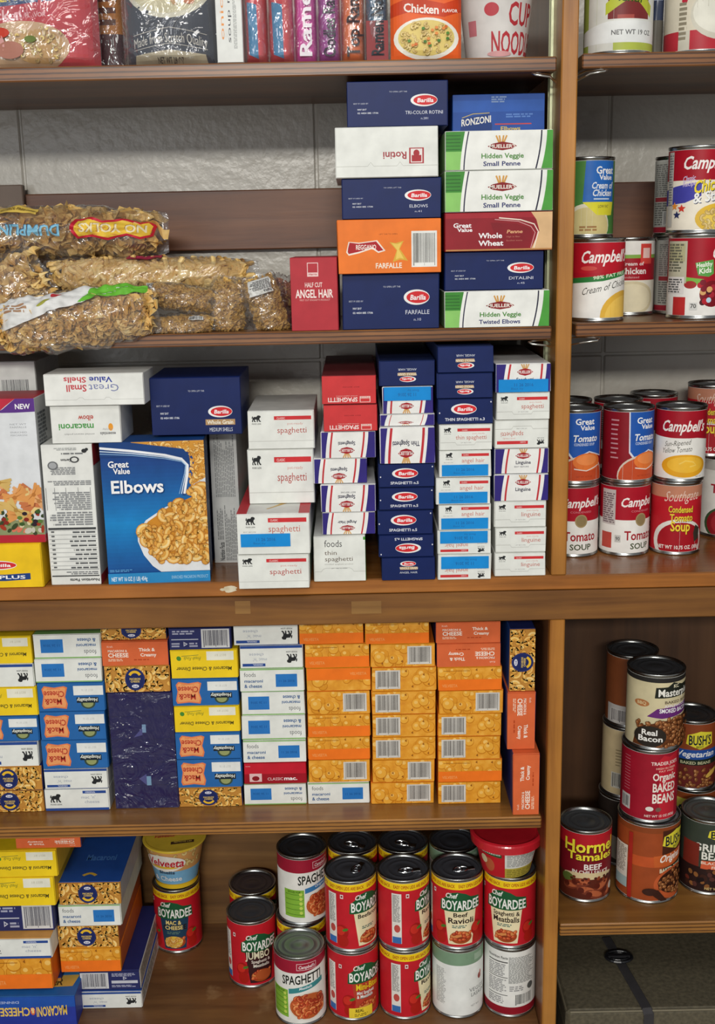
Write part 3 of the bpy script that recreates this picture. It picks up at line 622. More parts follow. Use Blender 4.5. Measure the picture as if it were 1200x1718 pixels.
# ---- can labels: u in degrees from the seam's opposite, v along the height
def c_boy(name1, name2='', foot=None, band=True, off=0, tone='F0E2B8', tomat=(-42,)):
    """red ravioli-and-pasta label"""
    def f(P):
        P.rect(-180, 0, 180, 1, 'C8202C'); o = off
        if band:
            P.rect(-180, .885, 180, 1, 'F8D21C')
            for a in (-150, -60, 30, 120): P.T('EASY OPEN LIDS ARE BACK!', a - 44 + 12 + o, .915, a + 40 + 12 + o, .965, 'B04418', 1)
        P.poly([(o - 44, .55), (o - 43, .70), (o - 30, .76), (o - 22, .83), (o - 4, .85), (o + 14, .82), (o + 26, .77), (o + 50, .74), (o + 52, .57), (o, .52)], '1E5A34')
        P.T('Chef', o - 32, .755, o - 6, .83, 'F2F4EC', 1, .2); P.T('BOYARDEE', o - 41, .575, o + 49, .72, 'F6F6F0', 1)
        P.poly([(o - 34, .545), (o + 40, .555), (o + 30, .04), (o - 24, .04)], tone)
        two = name2 and len(name2) < 9 and len(name1) < 6
        P.T(name1, o - (14 if two else 26), .465, o + (18 if two else 34), .53, '2A1C18', 1)
        if name2: P.T(name2, o - 26, .365, o + 34, .45, '2A1C18', 1)
        P.lines(o - 16, .29, o + 20, .34, 2, '5C7A70', 3)
        P.ell(o + 4, .15, 25, .10, 'A84C20'); P.ell(o + 2, .165, 21, .075, 'D88A4C'); P.ell(o + 6, .12, 13, .04, '8A3C1C'); P.beans(12, 5, .0032, PAL_TM, None, o - 18, .09, o + 26, .23)
        for t in tomat:
            P.ell(o + t, .26, 15, .11, 'A81C18'); P.ell(o + t - 3, .28, 10, .07, 'CC3024'); P.ell(o + t + 8, .30, 7, .022, '4C7A2C', 12, .4); P.ell(o + t + 2, .12, 13, .09, 'B02018')
        P.rect(-96 + o, .07, -74 + o, .84, 'E8E4DC'); P.lines(-94 + o, .40, -76 + o, .82, 22, '8A8A88', 5); P.ell(-84 + o, .3, 7, .06, 'C05048'); P.rect(-95 + o, .07, -75 + o, .17, '3C70B4')
        P.rect(o - 64, .78, o - 57, .84, 'ECE4E0'); P.rect(o - 62.5, .795, o - 58.5, .825, '8C1C20')
        if foot: P.rect(o - 42, 0, o + 14, .16, 'F4D63C'); P.T(foot, o - 28, .09, o - 8, .14, '3A2C10', 1); P.lines(o - 30, .02, o + 4, .07, 2, '9A8420', 3)
    return f
def c_jumbo(P):
    c_boy('JUMBO', '', None, False, 22, '3A1A1C')(P); P.T('JUMBO', -10, .44, 48, .56, 'E8E0C0', 1); P.T('Spaghetti &', 2, .37, 48, .42, 'E8DCD0', 1); P.T('Meatballs', 6, .30, 46, .35, 'E8DCD0', 1); P.ell(30, .16, 20, .08, 'B8582C')
def c_mini(P):
    c_boy('', '', 'REAL', False, 26, 'B8402C')(P); P.T('Mini-Bites', 0, .44, 60, .54, 'F2D428', 1); P.T('Mini Spaghetti', 2, .37, 46, .42, 'F0F0EA', 1); P.T('& Meatballs', 2, .31, 42, .36, 'F0F0EA', 1)
def c_macch(P):
    c_boy('MAC &', 'CHEESE', None, True, 0, '24425C', (-50, 46))(P); P.T('MAC &', -18, .46, 20, .53, 'F4DC8C', 1); P.T('CHEESE', -20, .375, 24, .44, 'F4DC8C', 1); P.ell(0, .16, 22, .10, 'E8C04C'); P.pile(14, 6, .0042, PAL_CH, None, -18, .08, 18, .24)
def c_spag(sub, col, off=0):
    def f(P):
        o = off; P.rect(-180, 0, 180, 1, 'EEEDE6'); P.poly([(-180, .78), (o - 40, .79), (o + 10, .80), (o + 70, .86), (180, .86), (180, 1), (-180, 1)], 'A01C34')
        P.rect(o - 4, .84, o + 42, .945, 'F0D0D0'); P.rect(o - 3, .847, o + 41, .938, 'A01C34'); P.T("Campbell's", o, .865, o + 38, .915, 'F4E0E0', 1, .2)
        P.T('SPAGHETTI', o - 40, .60, o + 56, .74, '20241E', 1, 0, .06); P.poly([(o - 24, .54), (o + 60, .66), (o + 60, .58), (o - 24, .46)], col); P.T(sub, o, .53, o + 30, .57, 'E8F0F4', 1, .2, .03)
        P.rect(o - 75, .08, o - 26, .52, '86B83C')
        for i in range(5): P.rect(o - 72, .12 + i * .08, o - 28, .122 + i * .08 + .006, '4C7C24'); P.ell(o - 34, .155 + i * .075, 4, .026, 'C8DC60', 12)
        P.T('GOOD FOR', o - 66, .47, o - 34, .505, '3C6418', 1)
        P.ell(o + 22, .26, 48, .22, 'E8E0D0'); P.ell(o + 22, .26, 44, .20, 'C06030'); P.pile(26, 8, .0065, PAL_TM, lambda u, v: ((u - o - 22) / 40) ** 2 + ((v - .26) / .17) ** 2 < 1, o - 20, .08, o + 64, .44)
    return f
def c_vegl(P):
    P.rect(-180, 0, 180, 1, 'EEF0EC'); P.rect(-180, .80, 180, 1, '7E9C80'); P.lines(-60, .15, -32, .72, 24, 'B4B6B4', 3); P.ell(52, .56, 6, .05, '9C4A44', 10); P.ell(55, .60, 3, .05, 'B86A60', 8)
    P.T('VEGGIE', 22, .36, 70, .42, '6A6E6C'); P.T('LASAGNA', 26, .28, 78, .34, '6A6E6C'); P.T('NET WT', 26, .12, 50, .15, '8A8C8A'); P.rect(35, .85, 60, .95, 'A0B8A0')
def c_nutri(P):
    P.rect(-180, 0, 180, 1, 'EDEDE8'); P.rect(-180, 0, 180, .12, '941828'); P.T('Nutrition Facts', -60, .88, -12, .92, '2C2C2C', 1); P.rect(-60, .82, -12, .835, '202020'); P.lines(-60, .60, -14, .80, 7, 'A0A0A0', 3); P.rect(-60, .58, -12, .59, '303030'); P.lines(-60, .34, -14, .56, 8, 'A0A0A0', 4); P.rect(-60, .30, -12, .31, '303030'); P.lines(-60, .16, -14, .28, 4, 'A0A0A0', 4)
    P.lines(-10, .50, 55, .92, 26, '8C8E8C', 6); P.lines(-8, .37, 30, .46, 3, 'A0A0A0', 7); P.ell(44, .42, 9, .055, '5C5E5C'); P.barcode(2, .14, 52, .33, 5, 'EDEDE8', '505250', 24)
def c_campred(kind, off=0):
    def f(P):
        o = off; P.rect(-180, 0, 180, 1, 'F0EEE8'); P.rect(-180, .50, 180, 1, 'B01428')
        if kind == 'tomato':
            P.T("Campbell's", o - 52, .70, o + 56, .84, 'F6F0EC', 1, .25, .02); P.T('CONDENSED', o - 26, .62, o + 26, .65, 'D88890'); P.ell(o, .50, 15, .10, 'A89468'); P.ell(o, .50, 12, .08, '948058')
            P.T('Tomato', o - 40, .20, o + 40, .34, 'A8202C', 1); P.T('SOUP', o - 26, .06, o + 26, .15, '4A5438', 1)
            P.rect(o - 100, .42, o - 62, .95, 'C8C0BC'); P.lines(o - 98, .44, o - 64, .9, 14, '7C6C70', 2); P.rect(o - 100, .06, o - 70, .3, 'C04C40'); P.rect(o - 62, .16, o - 48, .27, 'C8C6C0'); P.T('90', o - 60, .19, o - 50, .245, '606060', 1)
        elif kind == 'yellow':
            P.rect(-180, .60, 180, 1, 'A81426'); P.poly([(o - 90, .62), (o - 30, .60), (o + 30, .60), (o + 90, .54), (o + 90, .50), (o - 90, .5)], 'F0EEE8'); P.T("Campbell's", o - 56, .70, o + 50, .86, 'F6F0EC', 1, .25)
            P.T('Sun-Ripened', o - 46, .47, o + 14, .55, '4C4A40', 0, .2, .04); P.T('Yellow Tomato', o - 52, .37, o + 18, .45, '4C4A40', 0, .2, .04); P.ell(o + 4, .19, 56, .17, 'E8A824'); P.ell(o + 6, .21, 44, .12, 'F4BE3C'); P.band([(o - 10, .22), (o + 4, .27), (o + 22, .25), (o + 30, .2), (o + 14, .18)], .02, 'F8D060')
            P.T('NET WT', o + 30, .02, o + 48, .04, '808080')
        elif kind == 'cream':
            P.rect(-180, .60, 180, 1, 'B81828'); P.poly([(-90, .52), (0, .56), (90, .66), (90, .5), (-90, .45)], '2E7C3C'); P.poly([(-90, .45), (0, .49), (90, .60), (90, .3), (-90, .3)], 'F0EEE8'); P.T("Campbell's", o - 58, .73, o + 58, .89, 'F6F0EC', 1, .25, .02); P.ell(-30, .66, 18, .03, 'D04C44'); P.T('98% FAT FREE', -20, .51, 62, .555, 'D8E8C8', 1, 0, .07)
            P.T('Cream of Chicken', -46, .30, 70, .40, '3A3A34', 0, .3, .15); P.ell(58, .02, 62, .34, 'E4B444'); P.ell(60, .0, 54, .29, 'F0C65C')
        elif kind == 'hr':
            P.rect(-180, .45, 180, .80, 'A81828'); P.rect(-180, .80, 180, 1, 'EEECE6'); P.rect(-180, .76, 180, .81, '86B04C'); P.rect(14, .68, 46, .96, 'D84840'); P.rect(20, .76, 40, .9, 'F0C8C0'); P.T('Cream of', -30, .66, 22, .71, 'F0E0DC', 1); P.T('Chicken', -34, .54, 30, .63, 'F4ECE8', 1); P.T('condensed', -28, .48, 12, .51, 'E0B0B0'); P.rect(-180, 0, 180, .45, 'E8E4D4'); P.ell(-4, .20, 58, .24, 'D8CCA8'); P.ell(-4, .20, 50, .20, 'E6DCBC')
        elif kind == 'stars':
            P.rect(-180, 0, 180, .62, 'EEE6D4'); P.rect(-180, .62, 180, 1, 'A81426'); P.poly([(-100, .30), (-40, .34), (-10, .42), (-10, .60), (-60, .55), (-100, .5)], '4444A4'); P.T("Campbell's", o - 48, .76, o + 60, .92, 'F6F0EC', 1, .25)
            P.T('Classic', -46, .60, -22, .67, 'C8B8D8', 1, .1, .02); P.T('Recipe', -46, .54, -20, .60, 'C8B8D8', 1, .1, .02); P.T('Chicken', -24, .44, 44, .60, '1C1C3C', 1, .1, .08); P.T('Chicken', -25, .45, 43, .61, 'F2D82C', 1, .1, .08); P.T('& Stars', -24, .32, 44, .45, '1C2450', 1, 0, .06); P.T('& Stars', -25, .33, 43, .46, 'F4F4F0', 1, 0, .06)
            P.ell(26, .14, 46, .19, 'E2B83C'); P.ell(28, .13, 38, .14, 'F0CE5C'); P.pile(18, 9, .005, PAL_EG, None, -4, .02, 60, .27)
            for u, v, c in ((-46, .27, 'D83C2C'), (-56, .19, '2C3460'), (-62, .30, 'E89038')):
                P.poly([(u + (9 if i % 2 == 0 else 4) * math.sin(i * .628), v + (.055 if i % 2 == 0 else .024) * math.cos(i * .628)) for i in range(10)], c)
            P.rect(-84, .04, -68, .98, 'C0BCB4'); P.lines(-83, .3, -69, .95, 20, '7C7C7C', 2)
        elif kind == 'kids':
            P.rect(-180, .0, 180, .5, 'F0EEE8'); P.rect(-180, .42, 180, 1, 'A81426'); P.T("Campbell's", o + 8, .74, o + 86, .90, 'F6F0EC', 1, .25); P.poly([(o - 22, .68), (o + 12, .72), (o + 14, .54), (o + 4, .50), (o - 16, .52)], '5CA44C'); P.T('Healthy', o - 20, .62, o + 10, .68, 'F4F8E8', 1, 0, .02); P.T('Kids', o - 15, .54, o + 9, .61, 'F4F8E8', 1, 0, .02); P.poly([(-40, .50), (-5, .47), (0, .40), (-42, .40)], '7CB848')
            P.ell(o + 12, .28, 24, .17, '7C1420'); P.ell(o - 30, .40, 12, .05, 'A83030')
            for i in range(14): r = random.Random(i); P.ell(o - 6 + r.uniform(-12, 40), .28 + r.uniform(-.14, .16), 6, .04, r.choice(['B81C2C', '7C1428', 'D8A468', '4C1420', 'A82838']), 10)
            P.ell(o + 6, .20, 5, .035, 'B8D8E8', 10); P.rect(-90, .42, -38, .96, 'C4C0A8'); P.rect(-88, .70, -42, .93, 'B8B48C'); P.lines(-86, .56, -44, .93, 10, '6C6C5C', 3); P.rect(-88, .28, -42, .5, 'E4E0DC'); P.lines(-86, .29, -44, .48, 6, '606060', 4); P.rect(-66, .0, -38, .24, 'C03030'); P.rect(-30, .07, -15, .17, 'D8D8D4'); P.T('70', -28, .10, -17, .155, '50504C', 1)
        elif kind == 'facts':
            P.rect(-180, 0, 180, 1, 'B8B8B0'); P.rect(-180, .0, 180, .08, 'A82838'); P.lines(-80, .50, 80, .95, 16, '7C7C78', 2); P.rect(-80, .43, 80, .49, 'A03840'); P.lines(-80, .1, 10, .42, 10, '70706C', 3); P.barcode(-50, .1, 0, .3, 4, 'D0D0CC', '505050', 18)
        elif kind == 'bisque':
            P.rect(-180, 0, 180, 1, 'E4E2DA'); P.rect(-180, .86, 180, 1, 'B8B4AC'); P.T('Tomato', -44, .56, 40, .68, 'A82434', 1); P.T('Bisque Soup', -20, .48, 36, .52, 'B86068'); P.ell(6, .15, 62, .26, '3C5434'); P.ell(8, .15, 58, .24, '8C1C24'); P.ell(10, .16, 50, .20, 'A02830')
    return f
def c_gvtom(off=0):
    def f(P):
        o = off; P.rect(-180, 0, 180, 1, '8C1422'); P.poly([(o - 22, 1), (o + 70, 1), (o + 70, .34), (o + 30, .42), (o + 8, .36), (o - 8, .30), (o - 20, .40)], 'D8DCE8'); P.poly([(o - 19, 1), (o + 68, 1), (o + 68, .36), (o + 30, .44), (o + 8, .38), (o - 6, .33), (o - 17, .42)], '2258B0')
        P.T('Great', o - 4, .83, o + 42, .92, 'FFFFFF', 1); P.T('Value', o + 8, .75, o + 44, .82, 'FFFFFF', 1); P.T('Tomato', o - 10, .58, o + 52, .68, 'F4F4F4', 1, .2); P.T('CONDENSED SOUP', o - 6, .52, o + 44, .56, 'C8D4EC', 1)
        P.ell(o + 16, .05, 62, .32, 'D8C8B8'); P.ell(o + 16, .04, 59, .30, 'C84E28'); P.ell(o + 28, .28, 36, .13, 'E87A38'); P.ell(o + 26, .31, 26, .08, 'F29050'); P.band([(o - 5, .18), (o + 24, .15), (o + 60, .22)], .015, 'E8E0D8'); P.T('NET WT 10.75 OZ', o, .05, o + 40, .075, '9C3820')
        P.lines(o - 64, .30, o - 44, .92, 9, 'C89098', 2, .3)
    return f
def c_gvcream(P):
    P.rect(-180, 0, 180, 1, '4E8440'); P.poly([(-8, 1), (66, 1), (66, .44), (-14, .44)], '2C6CC0'); P.poly([(-14, .44), (66, .44), (60, .26), (10, .24)], 'E8E03C'); P.T('Great', 14, .82, 62, .92, 'FFFFFF', 1); P.T('Value', 22, .74, 58, .81, 'FFFFFF', 1); P.T('Cream of', 4, .62, 60, .71, 'F0F4FA', 1, .2); P.T('Chicken', 6, .52, 58, .61, 'F0F4FA', 1, .2); P.rect(10, .47, 50, .49, 'C8D8EC'); P.T('LOW FAT', 20, .36, 48, .40, '88803C', 1); P.ell(-4, .12, 54, .30, 'E8E0C8'); P.ell(-2, .10, 50, .27, 'D8C88C'); P.poly([(-14, .44), (66, .44), (60, .26), (18, .26)], 'E8E03C'); P.T('LOW FAT', 20, .36, 48, .40, '88803C', 1); P.lines(-20, .04, 30, .12, 2, 'A87C4C', 4)
def c_south(off=0):
    def f(P):
        o = off; P.rect(-180, 0, 180, 1, 'C0202C'); P.rect(-180, .82, 180, 1, 'C48468'); P.T('Southgate', o - 34, .76, o + 50, .92, 'E8C8B8', 0, .3, .03); P.ell(o + 6, .16, 66, .34, 'E8E4DC'); P.ell(o + 8, .15, 56, .30, 'A81824'); P.poly([(o + 46, .40), (o + 62, .34), (o + 60, .18), (o + 44, .14), (o + 40, .28)], '3C3830')
        for t, a, b, u0, u1 in (('Condensed', .60, .69, -22, 36), ('Tomato', .47, .57, -18, 36), ('Soup', .32, .46, -16, 30)): P.T(t, o + u0 + 1, a - .008, o + u1 + 1, b, '5C3010', 1); P.T(t, o + u0, a, o + u1, b + .008, 'F4D83C', 1)
        P.T('NET WT 10.75 OZ. (305g)', o - 48, .045, o + 62, .10, 'F4F0E8', 1)
    return f
def c_kc(P):
    o = 6; P.rect(-180, 0, 180, 1, 'D8CCA4'); P.rect(-180, .93, 180, 1, '2C2A28'); P.poly([(-22 + o, .71), (-20 + o, .86), (4 + o, .87), (16 + o, .93), (40 + o, .88), (90, .9), (90, .70), (40 + o, .72)], '22261E'); P.T('KC', 16 + o, .85, 30 + o, .90, 'E8E0C0', 1); P.T('Masterpiece', -16 + o, .735, 78 + o, .84, 'F6F4EA', 1)
    P.T('BAKED BEANS', o - 2, .63, o + 70, .67, '5C4C3C', 1); P.poly([(-30, .44), (-10, .56), (90, .63), (90, .48), (0, .42)], '6A2C78'); P.T('APPLEWOOD', 4, .575, 60, .61, 'F0E4F0', 1); P.T('SMOKED BACON', -6, .50, 66, .56, 'FFFFFF', 1); P.ell(-42, .62, 16, .05, 'B87848'); P.T('BBQ', -52, .60, -32, .645, 'E0C898', 1)
    P.poly([(-60, .0), (90, .0), (90, .46), (40, .42), (0, .38), (-40, .30), (-56, .12)], '6A3C20'); P.beans(150, 12, .0034, PAL_BN, lambda u, v: v < .40 + u * .0006, -50, .02, 85, .42)
    P.ell(-22, .17, 30, .15, '2C2620'); P.T('Real', -38, .19, -8, .27, 'F8F6F0', 1); P.T('Bacon', -44, .10, 2, .18, 'F8F6F0', 1)
def c_tj(P):
    P.rect(-180, 0, 180, 1, 'A0182C'); P.poly([(8, 0), (46, 0), (52, 1), (28, .94), (14, .97), (4, .90)], 'C42434'); P.T("TRADER JOE'S", -12, .83, 50, .88, 'F0DCD4', 1); P.T('HIGH IN FIBER', -2, .765, 44, .795, 'F0B8A8', 1); P.T('FAT FREE', 4, .725, 40, .75, 'F0B8A8', 1)
    P.T('Organic', -8, .60, 46, .71, 'F6F0E4', 1); P.T('BAKED', -8, .43, 46, .56, 'F6F0E4', 1); P.T('BEANS', -8, .26, 46, .40, 'F6F0E4', 1); P.ell(-12, .17, 8, .035, 'E8E4DC'); P.ell(6, .16, 6, .032, '7C5C50'); P.T('NET WT 15 OZ (425g)', -22, .045, 46, .08, 'ECD8D0', 1)
    P.rect(-80, .10, -54, .32, 'C8C4C0'); P.barcode(-78, .11, -56, .30, 6, 'C8C4C0', '4C4C4C', 12)
    for i in range(12): P.rect(-72, .40 + i * .045, -56, .406 + i * .045, 'D08890')
def c_bush(kind, off=0):
    def f(P):
        o = off; P.rect(-180, 0, 180, 1, 'A04A24'); P.rect(-180, .92, 180, 1, '8C4420')
        def plate(a, b, v0, v1, t='BUSH\'S'):
            P.poly([(a, v0 + .03), (a + 3, v1 - .03), ((a + b) / 2, v1 + .03), (b - 2, v1), (b, v0 + .02), ((a + b) / 2, v0 - .05)], 'E4D83C'); P.T(t, a + 5, v0 + .02, b - 4, v1 - .03, '1C2430', 1); P.T('BEST', (a + b) / 2 - 9, v0 - .03, (a + b) / 2 + 9, v0 + .005, '4C5420', 1)
        if kind == 'orig':
            P.rect(-180, .46, 180, .60, 'C4562A'); P.rect(12, .56, 90, .95, '4A2416'); plate(26 + o, 92 + o, .72, .90); P.poly([(-2, .46), (90, .52), (90, .68), (-4, .61)], 'C8602C'); P.T('Original', 20 + o, .52, 72 + o, .62, 'F6EEE4', 1, .3, .03); P.poly([(14, .36), (90, .42), (90, .53), (14, .44)], '1E2A1C'); P.T('BAKED BEANS', 22 + o, .38, 80 + o, .435, 'E8E0C4', 1, 0, .03)
            P.rect(8, .0, 90, .37, '5A2C18'); P.ell(44, .22, 46, .22, 'C05A30'); P.ell(46, .24, 40, .17, '3C1E14'); P.beans(90, 6, .0033, PAL_BN, lambda u, v: ((u - 46) / 38) ** 2 + ((v - .24) / .155) ** 2 < 1, 8, .08, 86, .40)
            P.ell(-8, .13, 14, .05, '3C2018'); P.poly([(-10, .12), (12, .0), (24, .0), (6, .16)], '3C2018'); P.rect(-84, .12, -52, .70, 'D8D0C4'); P.lines(-82, .32, -54, .68, 16, '8C8478', 3); P.rect(-84, .12, -52, .26, '9CB0B0'); P.rect(-50, .0, -42, .9, 'A82820')
        elif kind == 'grill':
            P.rect(-180, 0, 180, 1, '3A4238'); P.rect(-180, .0, 180, .36, '2C1A18'); plate(2 + o, 80 + o, .78, .93); P.T("GRILLIN'", -28 + o, .60, 70 + o, .71, 'F0F0E4', 1); P.T('BEANS', -10 + o, .48, 62 + o, .59, 'F0F0E4', 1); P.poly([(-30, .34), (90, .34), (90, .48), (-28, .46)], 'D8603C'); P.T('BLACK BEAN', -10 + o, .41, 66 + o, .45, 'F4DCC8', 1); P.T('FIESTA', 12 + o, .35, 44 + o, .39, 'F4DCC8', 1)
            P.rect(-75, .36, -34, .70, '7C2C20')
            r = random.Random(4)
            for i in range(46): P.ell(r.uniform(-60, 80), r.uniform(.08, .32), 6, .032, r.choice(['1C1214', '3C2018', '54302A', '2A1818', '8C5A30', '6A2C20']), 9, r.uniform(0, 3))
            P.T('NET WT 22 OZ (624g)', -20, .04, 60, .075, 'D8B878', 1)
        elif kind == 'veg':
            P.rect(-180, .0, 180, 1, '8C4424'); plate(-28 + o, 36 + o, .66, .86); P.rect(-90, .44, 90, .60, '2450A0'); P.T('Vegetarian', -50 + o, .49, 44 + o, .58, 'ECF0F4', 1, .25); P.rect(-90, .36, 90, .45, '1E2A20'); P.T('BAKED BEANS', -40 + o, .375, 34 + o, .42, 'C8C49C', 1); P.rect(-90, 0, 90, .36, '6A2824'); P.beans(50, 6, .0034, PAL_BN, None, -60, .02, 60, .30); P.ell(36, .22, 18, .04, 'D8B050', 12, .5)
        elif kind == 'plain':
            P.rect(-180, 0, 180, .5, 'C0572C'); P.poly([(-60 + o, .5), (-58 + o, .9), (-20 + o, .9), (-16 + o, .5)], 'D8CC58'); P.T('S', -50 + o, .58, -32 + o, .8, '1C2430', 1); P.rect(20, 0, 34, .9, 'C86434')
        elif kind == 'orange':
            P.rect(-180, 0, 180, 1, '7C4426'); P.rect(20, .36, 50, .98, 'D0623A'); P.rect(20, 0, 50, .3, 'C4482C'); P.rect(-60, .0, 5, .28, 'B8B4B0'); P.barcode(-50, .02, 0, .22, 6, 'C4C0BC', '5C5858', 16); P.rect(12, .3, 18, .8, 'B8A060')
        elif kind == 'beige':
            P.rect(-180, 0, 180, 1, 'C4B088'); P.rect(20, 0, 90, .12, '6A3020'); P.barcode(-50, .10, -8, .34, 6, 'C0BCB0', '4A4844', 16); P.lines(-40, .44, 30, .72, 6, '8C7C5C', 4, .35); P.ell(0, .86, 22, .08, 'AC9468', 18); P.ell(0, .86, 17, .06, 'C4B088', 18)
        elif kind == 'dark':
            P.rect(-180, 0, 180, 1, '2C2420'); P.poly([(-60, .1), (-20, .0), (20, .0), (-10, .35), (-60, .45)], '7C7468')
    return f
def c_hormel(P):
    P.rect(-180, 0, 180, 1, '7A1420'); P.rect(-180, .80, 180, 1, 'B81C28')
    for u0, v0, u1, v1, t in ((-62, .72, 66, .90, 'Hormel'), (-52, .60, 60, .72, 'Tamales')): P.T(t, u0 + 1, v0 - .012, u1 + 1, v1 - .006, '3C0C10', 1); P.T(t, u0, v0, u1, v1, 'F4E63C', 1)
    P.T('BEEF', -14, .46, 28, .545, 'F8F4EC', 1); P.T('IN CHILI SAUCE', -40, .39, 46, .445, 'F4ECE0', 1); P.rect(-90, 0, 90, .37, '5A2418'); P.ell(0, .36, 60, .05, 'D8C498'); P.ell(-50, .30, 16, .07, '5C6C30')
    for u, v, a in ((-40, .20, .3), (-6, .14, -.2), (30, .20, .5), (-20, .26, .1), (52, .12, .9), (12, .08, -.3)):
        P.ell(u, v, 22, .065, '7A3826', 18, a); P.ell(u + 2, v + .01, 17, .045, 'B4603C', 18, a); P.ell(u - 12, v, 7, .045, '5A2016', 14)
    r = random.Random(3)
    for i in range(24): P.ell(r.uniform(-50, 50), r.uniform(.24, .34), 4, .018, r.choice(['6A2818', '8C3C24', '4C1C14']), 8)
    P.ell(60, .14, 8, .06, 'D8D0C4', 12)

# ---------------------------------------------------------------- box builder
ORD = ['bottom', 'second from bottom', 'third from bottom', 'fourth from bottom', 'fifth from bottom', 'sixth from bottom', 'seventh from bottom', 'eighth from bottom', 'ninth from bottom', 'tenth from bottom']
SEED = [0]
def make_box(name, X0, X1, Z0, Z1, Y, depth, base='EDEEE8', side=None, top=None, front=None, rot=0, label='', cat='box', group=None,
             yaw=0.0, sticker=None, flap=True, sprint=None, topprint=None, flapbase=None):
    SEED[0] += 1; jr = random.Random(SEED[0])
    w, h = X1 - X0, Z1 - Z0 - 0.0004
    mb = MB()
    mats = {'F': paper(base), 'K': paper(base), 'L': paper(side or base), 'R': paper(side or base), 'T': paper(top or base), 'B': paper(top or base)}
    mb.box(-w / 2, w / 2, 0, depth, 0, h, paper(base), 0.0007, mats, jr)
    if sprint:   # print on the right-hand side panel
        F = Face(mb, depth, h, lambda a, b, d: (w / 2 + 0.0007 + d, a, b)); sprint(F)
    if topprint:
        F = Face(mb, w, depth, lambda a, b, d: (-w / 2 + a, b, h + 0.0001 + d)); topprint(F)
    if not flap and front:
        F = Face(mb, w, h, lambda a, b, d: (-w / 2 + a, -0.0007 - d, b), rot); front(F)
    o = mb.build(name, loc=((X0 + X1) / 2, Y, Z0)); o.rotation_euler = (0, 0, yaw)
    tag(o, label, cat, group)
    if flap:
        fm = MB(); e = 0.0007; y0 = -0.0022
        fm.box(-w / 2 + e, w / 2 - e, y0, 0.0002, e, h - e, paper(flapbase or base), 0.0003)
        if front:
            F = Face(fm, w - 2 * e, h - 2 * e, lambda a, b, d: (-w / 2 + e + a, y0 - d, e + b), rot); front(F)
        fo = fm.build('end_flap', parent=o)
        if sticker:
            u0, v0, u1, v1 = sticker; sm = MB()
            sm.box(-w / 2 + u0 * w, -w / 2 + u1 * w, y0 - 0.0013, y0 - 0.0010, v0 * h, v1 * h, paper(STK, 0.3))
            F = Face(sm, (u1 - u0) * w, (v1 - v0) * h, lambda a, b, d: (-w / 2 + u0 * w + a, y0 - 0.0013 - d, v0 * h + b), rot)
            F.T('11 26 2016', .3, .45, .7, .7, '1A6CB0', 1); F.T('Best by', .25, .2, .5, .36, '1A6CB0')
            tag(sm.build('sticker', parent=fo), 'plain blue sticker')
    return o
def stack(Y, z, items, place, depth, name='pasta_box', group=None, cat='box'):
    """items bottom-up: (x0, x1, ytop, front, description, options)"""
    out = []; z0 = z
    for i, it in enumerate(items):
        x0, x1, yt, front, desc = it[:5]; op = dict(it[5]) if len(it) > 5 else {}
        y = Y + op.pop('dy', 0.0); xm = (x0 + x1) / 2
        z1 = at(xm, yt, y).z
        ym = None
        pm = CAM + (Vector((0, y, (z0 + z1) / 2)) - CAM); d = pm - CAM
        ymid = 859 - F_PX * d.dot(UP) / d.dot(FWD)
        ymid -= (xm - 600) * math.tan(ROLL)
        X0, X1 = at(x0, ymid, y).x, at(x1, ymid, y).x
        pos = op.pop('pos', ORD[i] if i < len(items) - 1 else 'top')
        dep = op.pop('depth', depth); nm = op.pop('name', name); gap = op.pop('gap', 0)
        lab = op.pop('label', None) or (desc + ', ' + pos + ' ' + place)
        out.append(make_box(nm, X0 + 0.0006, X1 - 0.0006, z0, z1, y, min(dep, 0.292 - y), front=front, label=lab, group=group, cat=cat, **op))
        z0 = z1
    return out

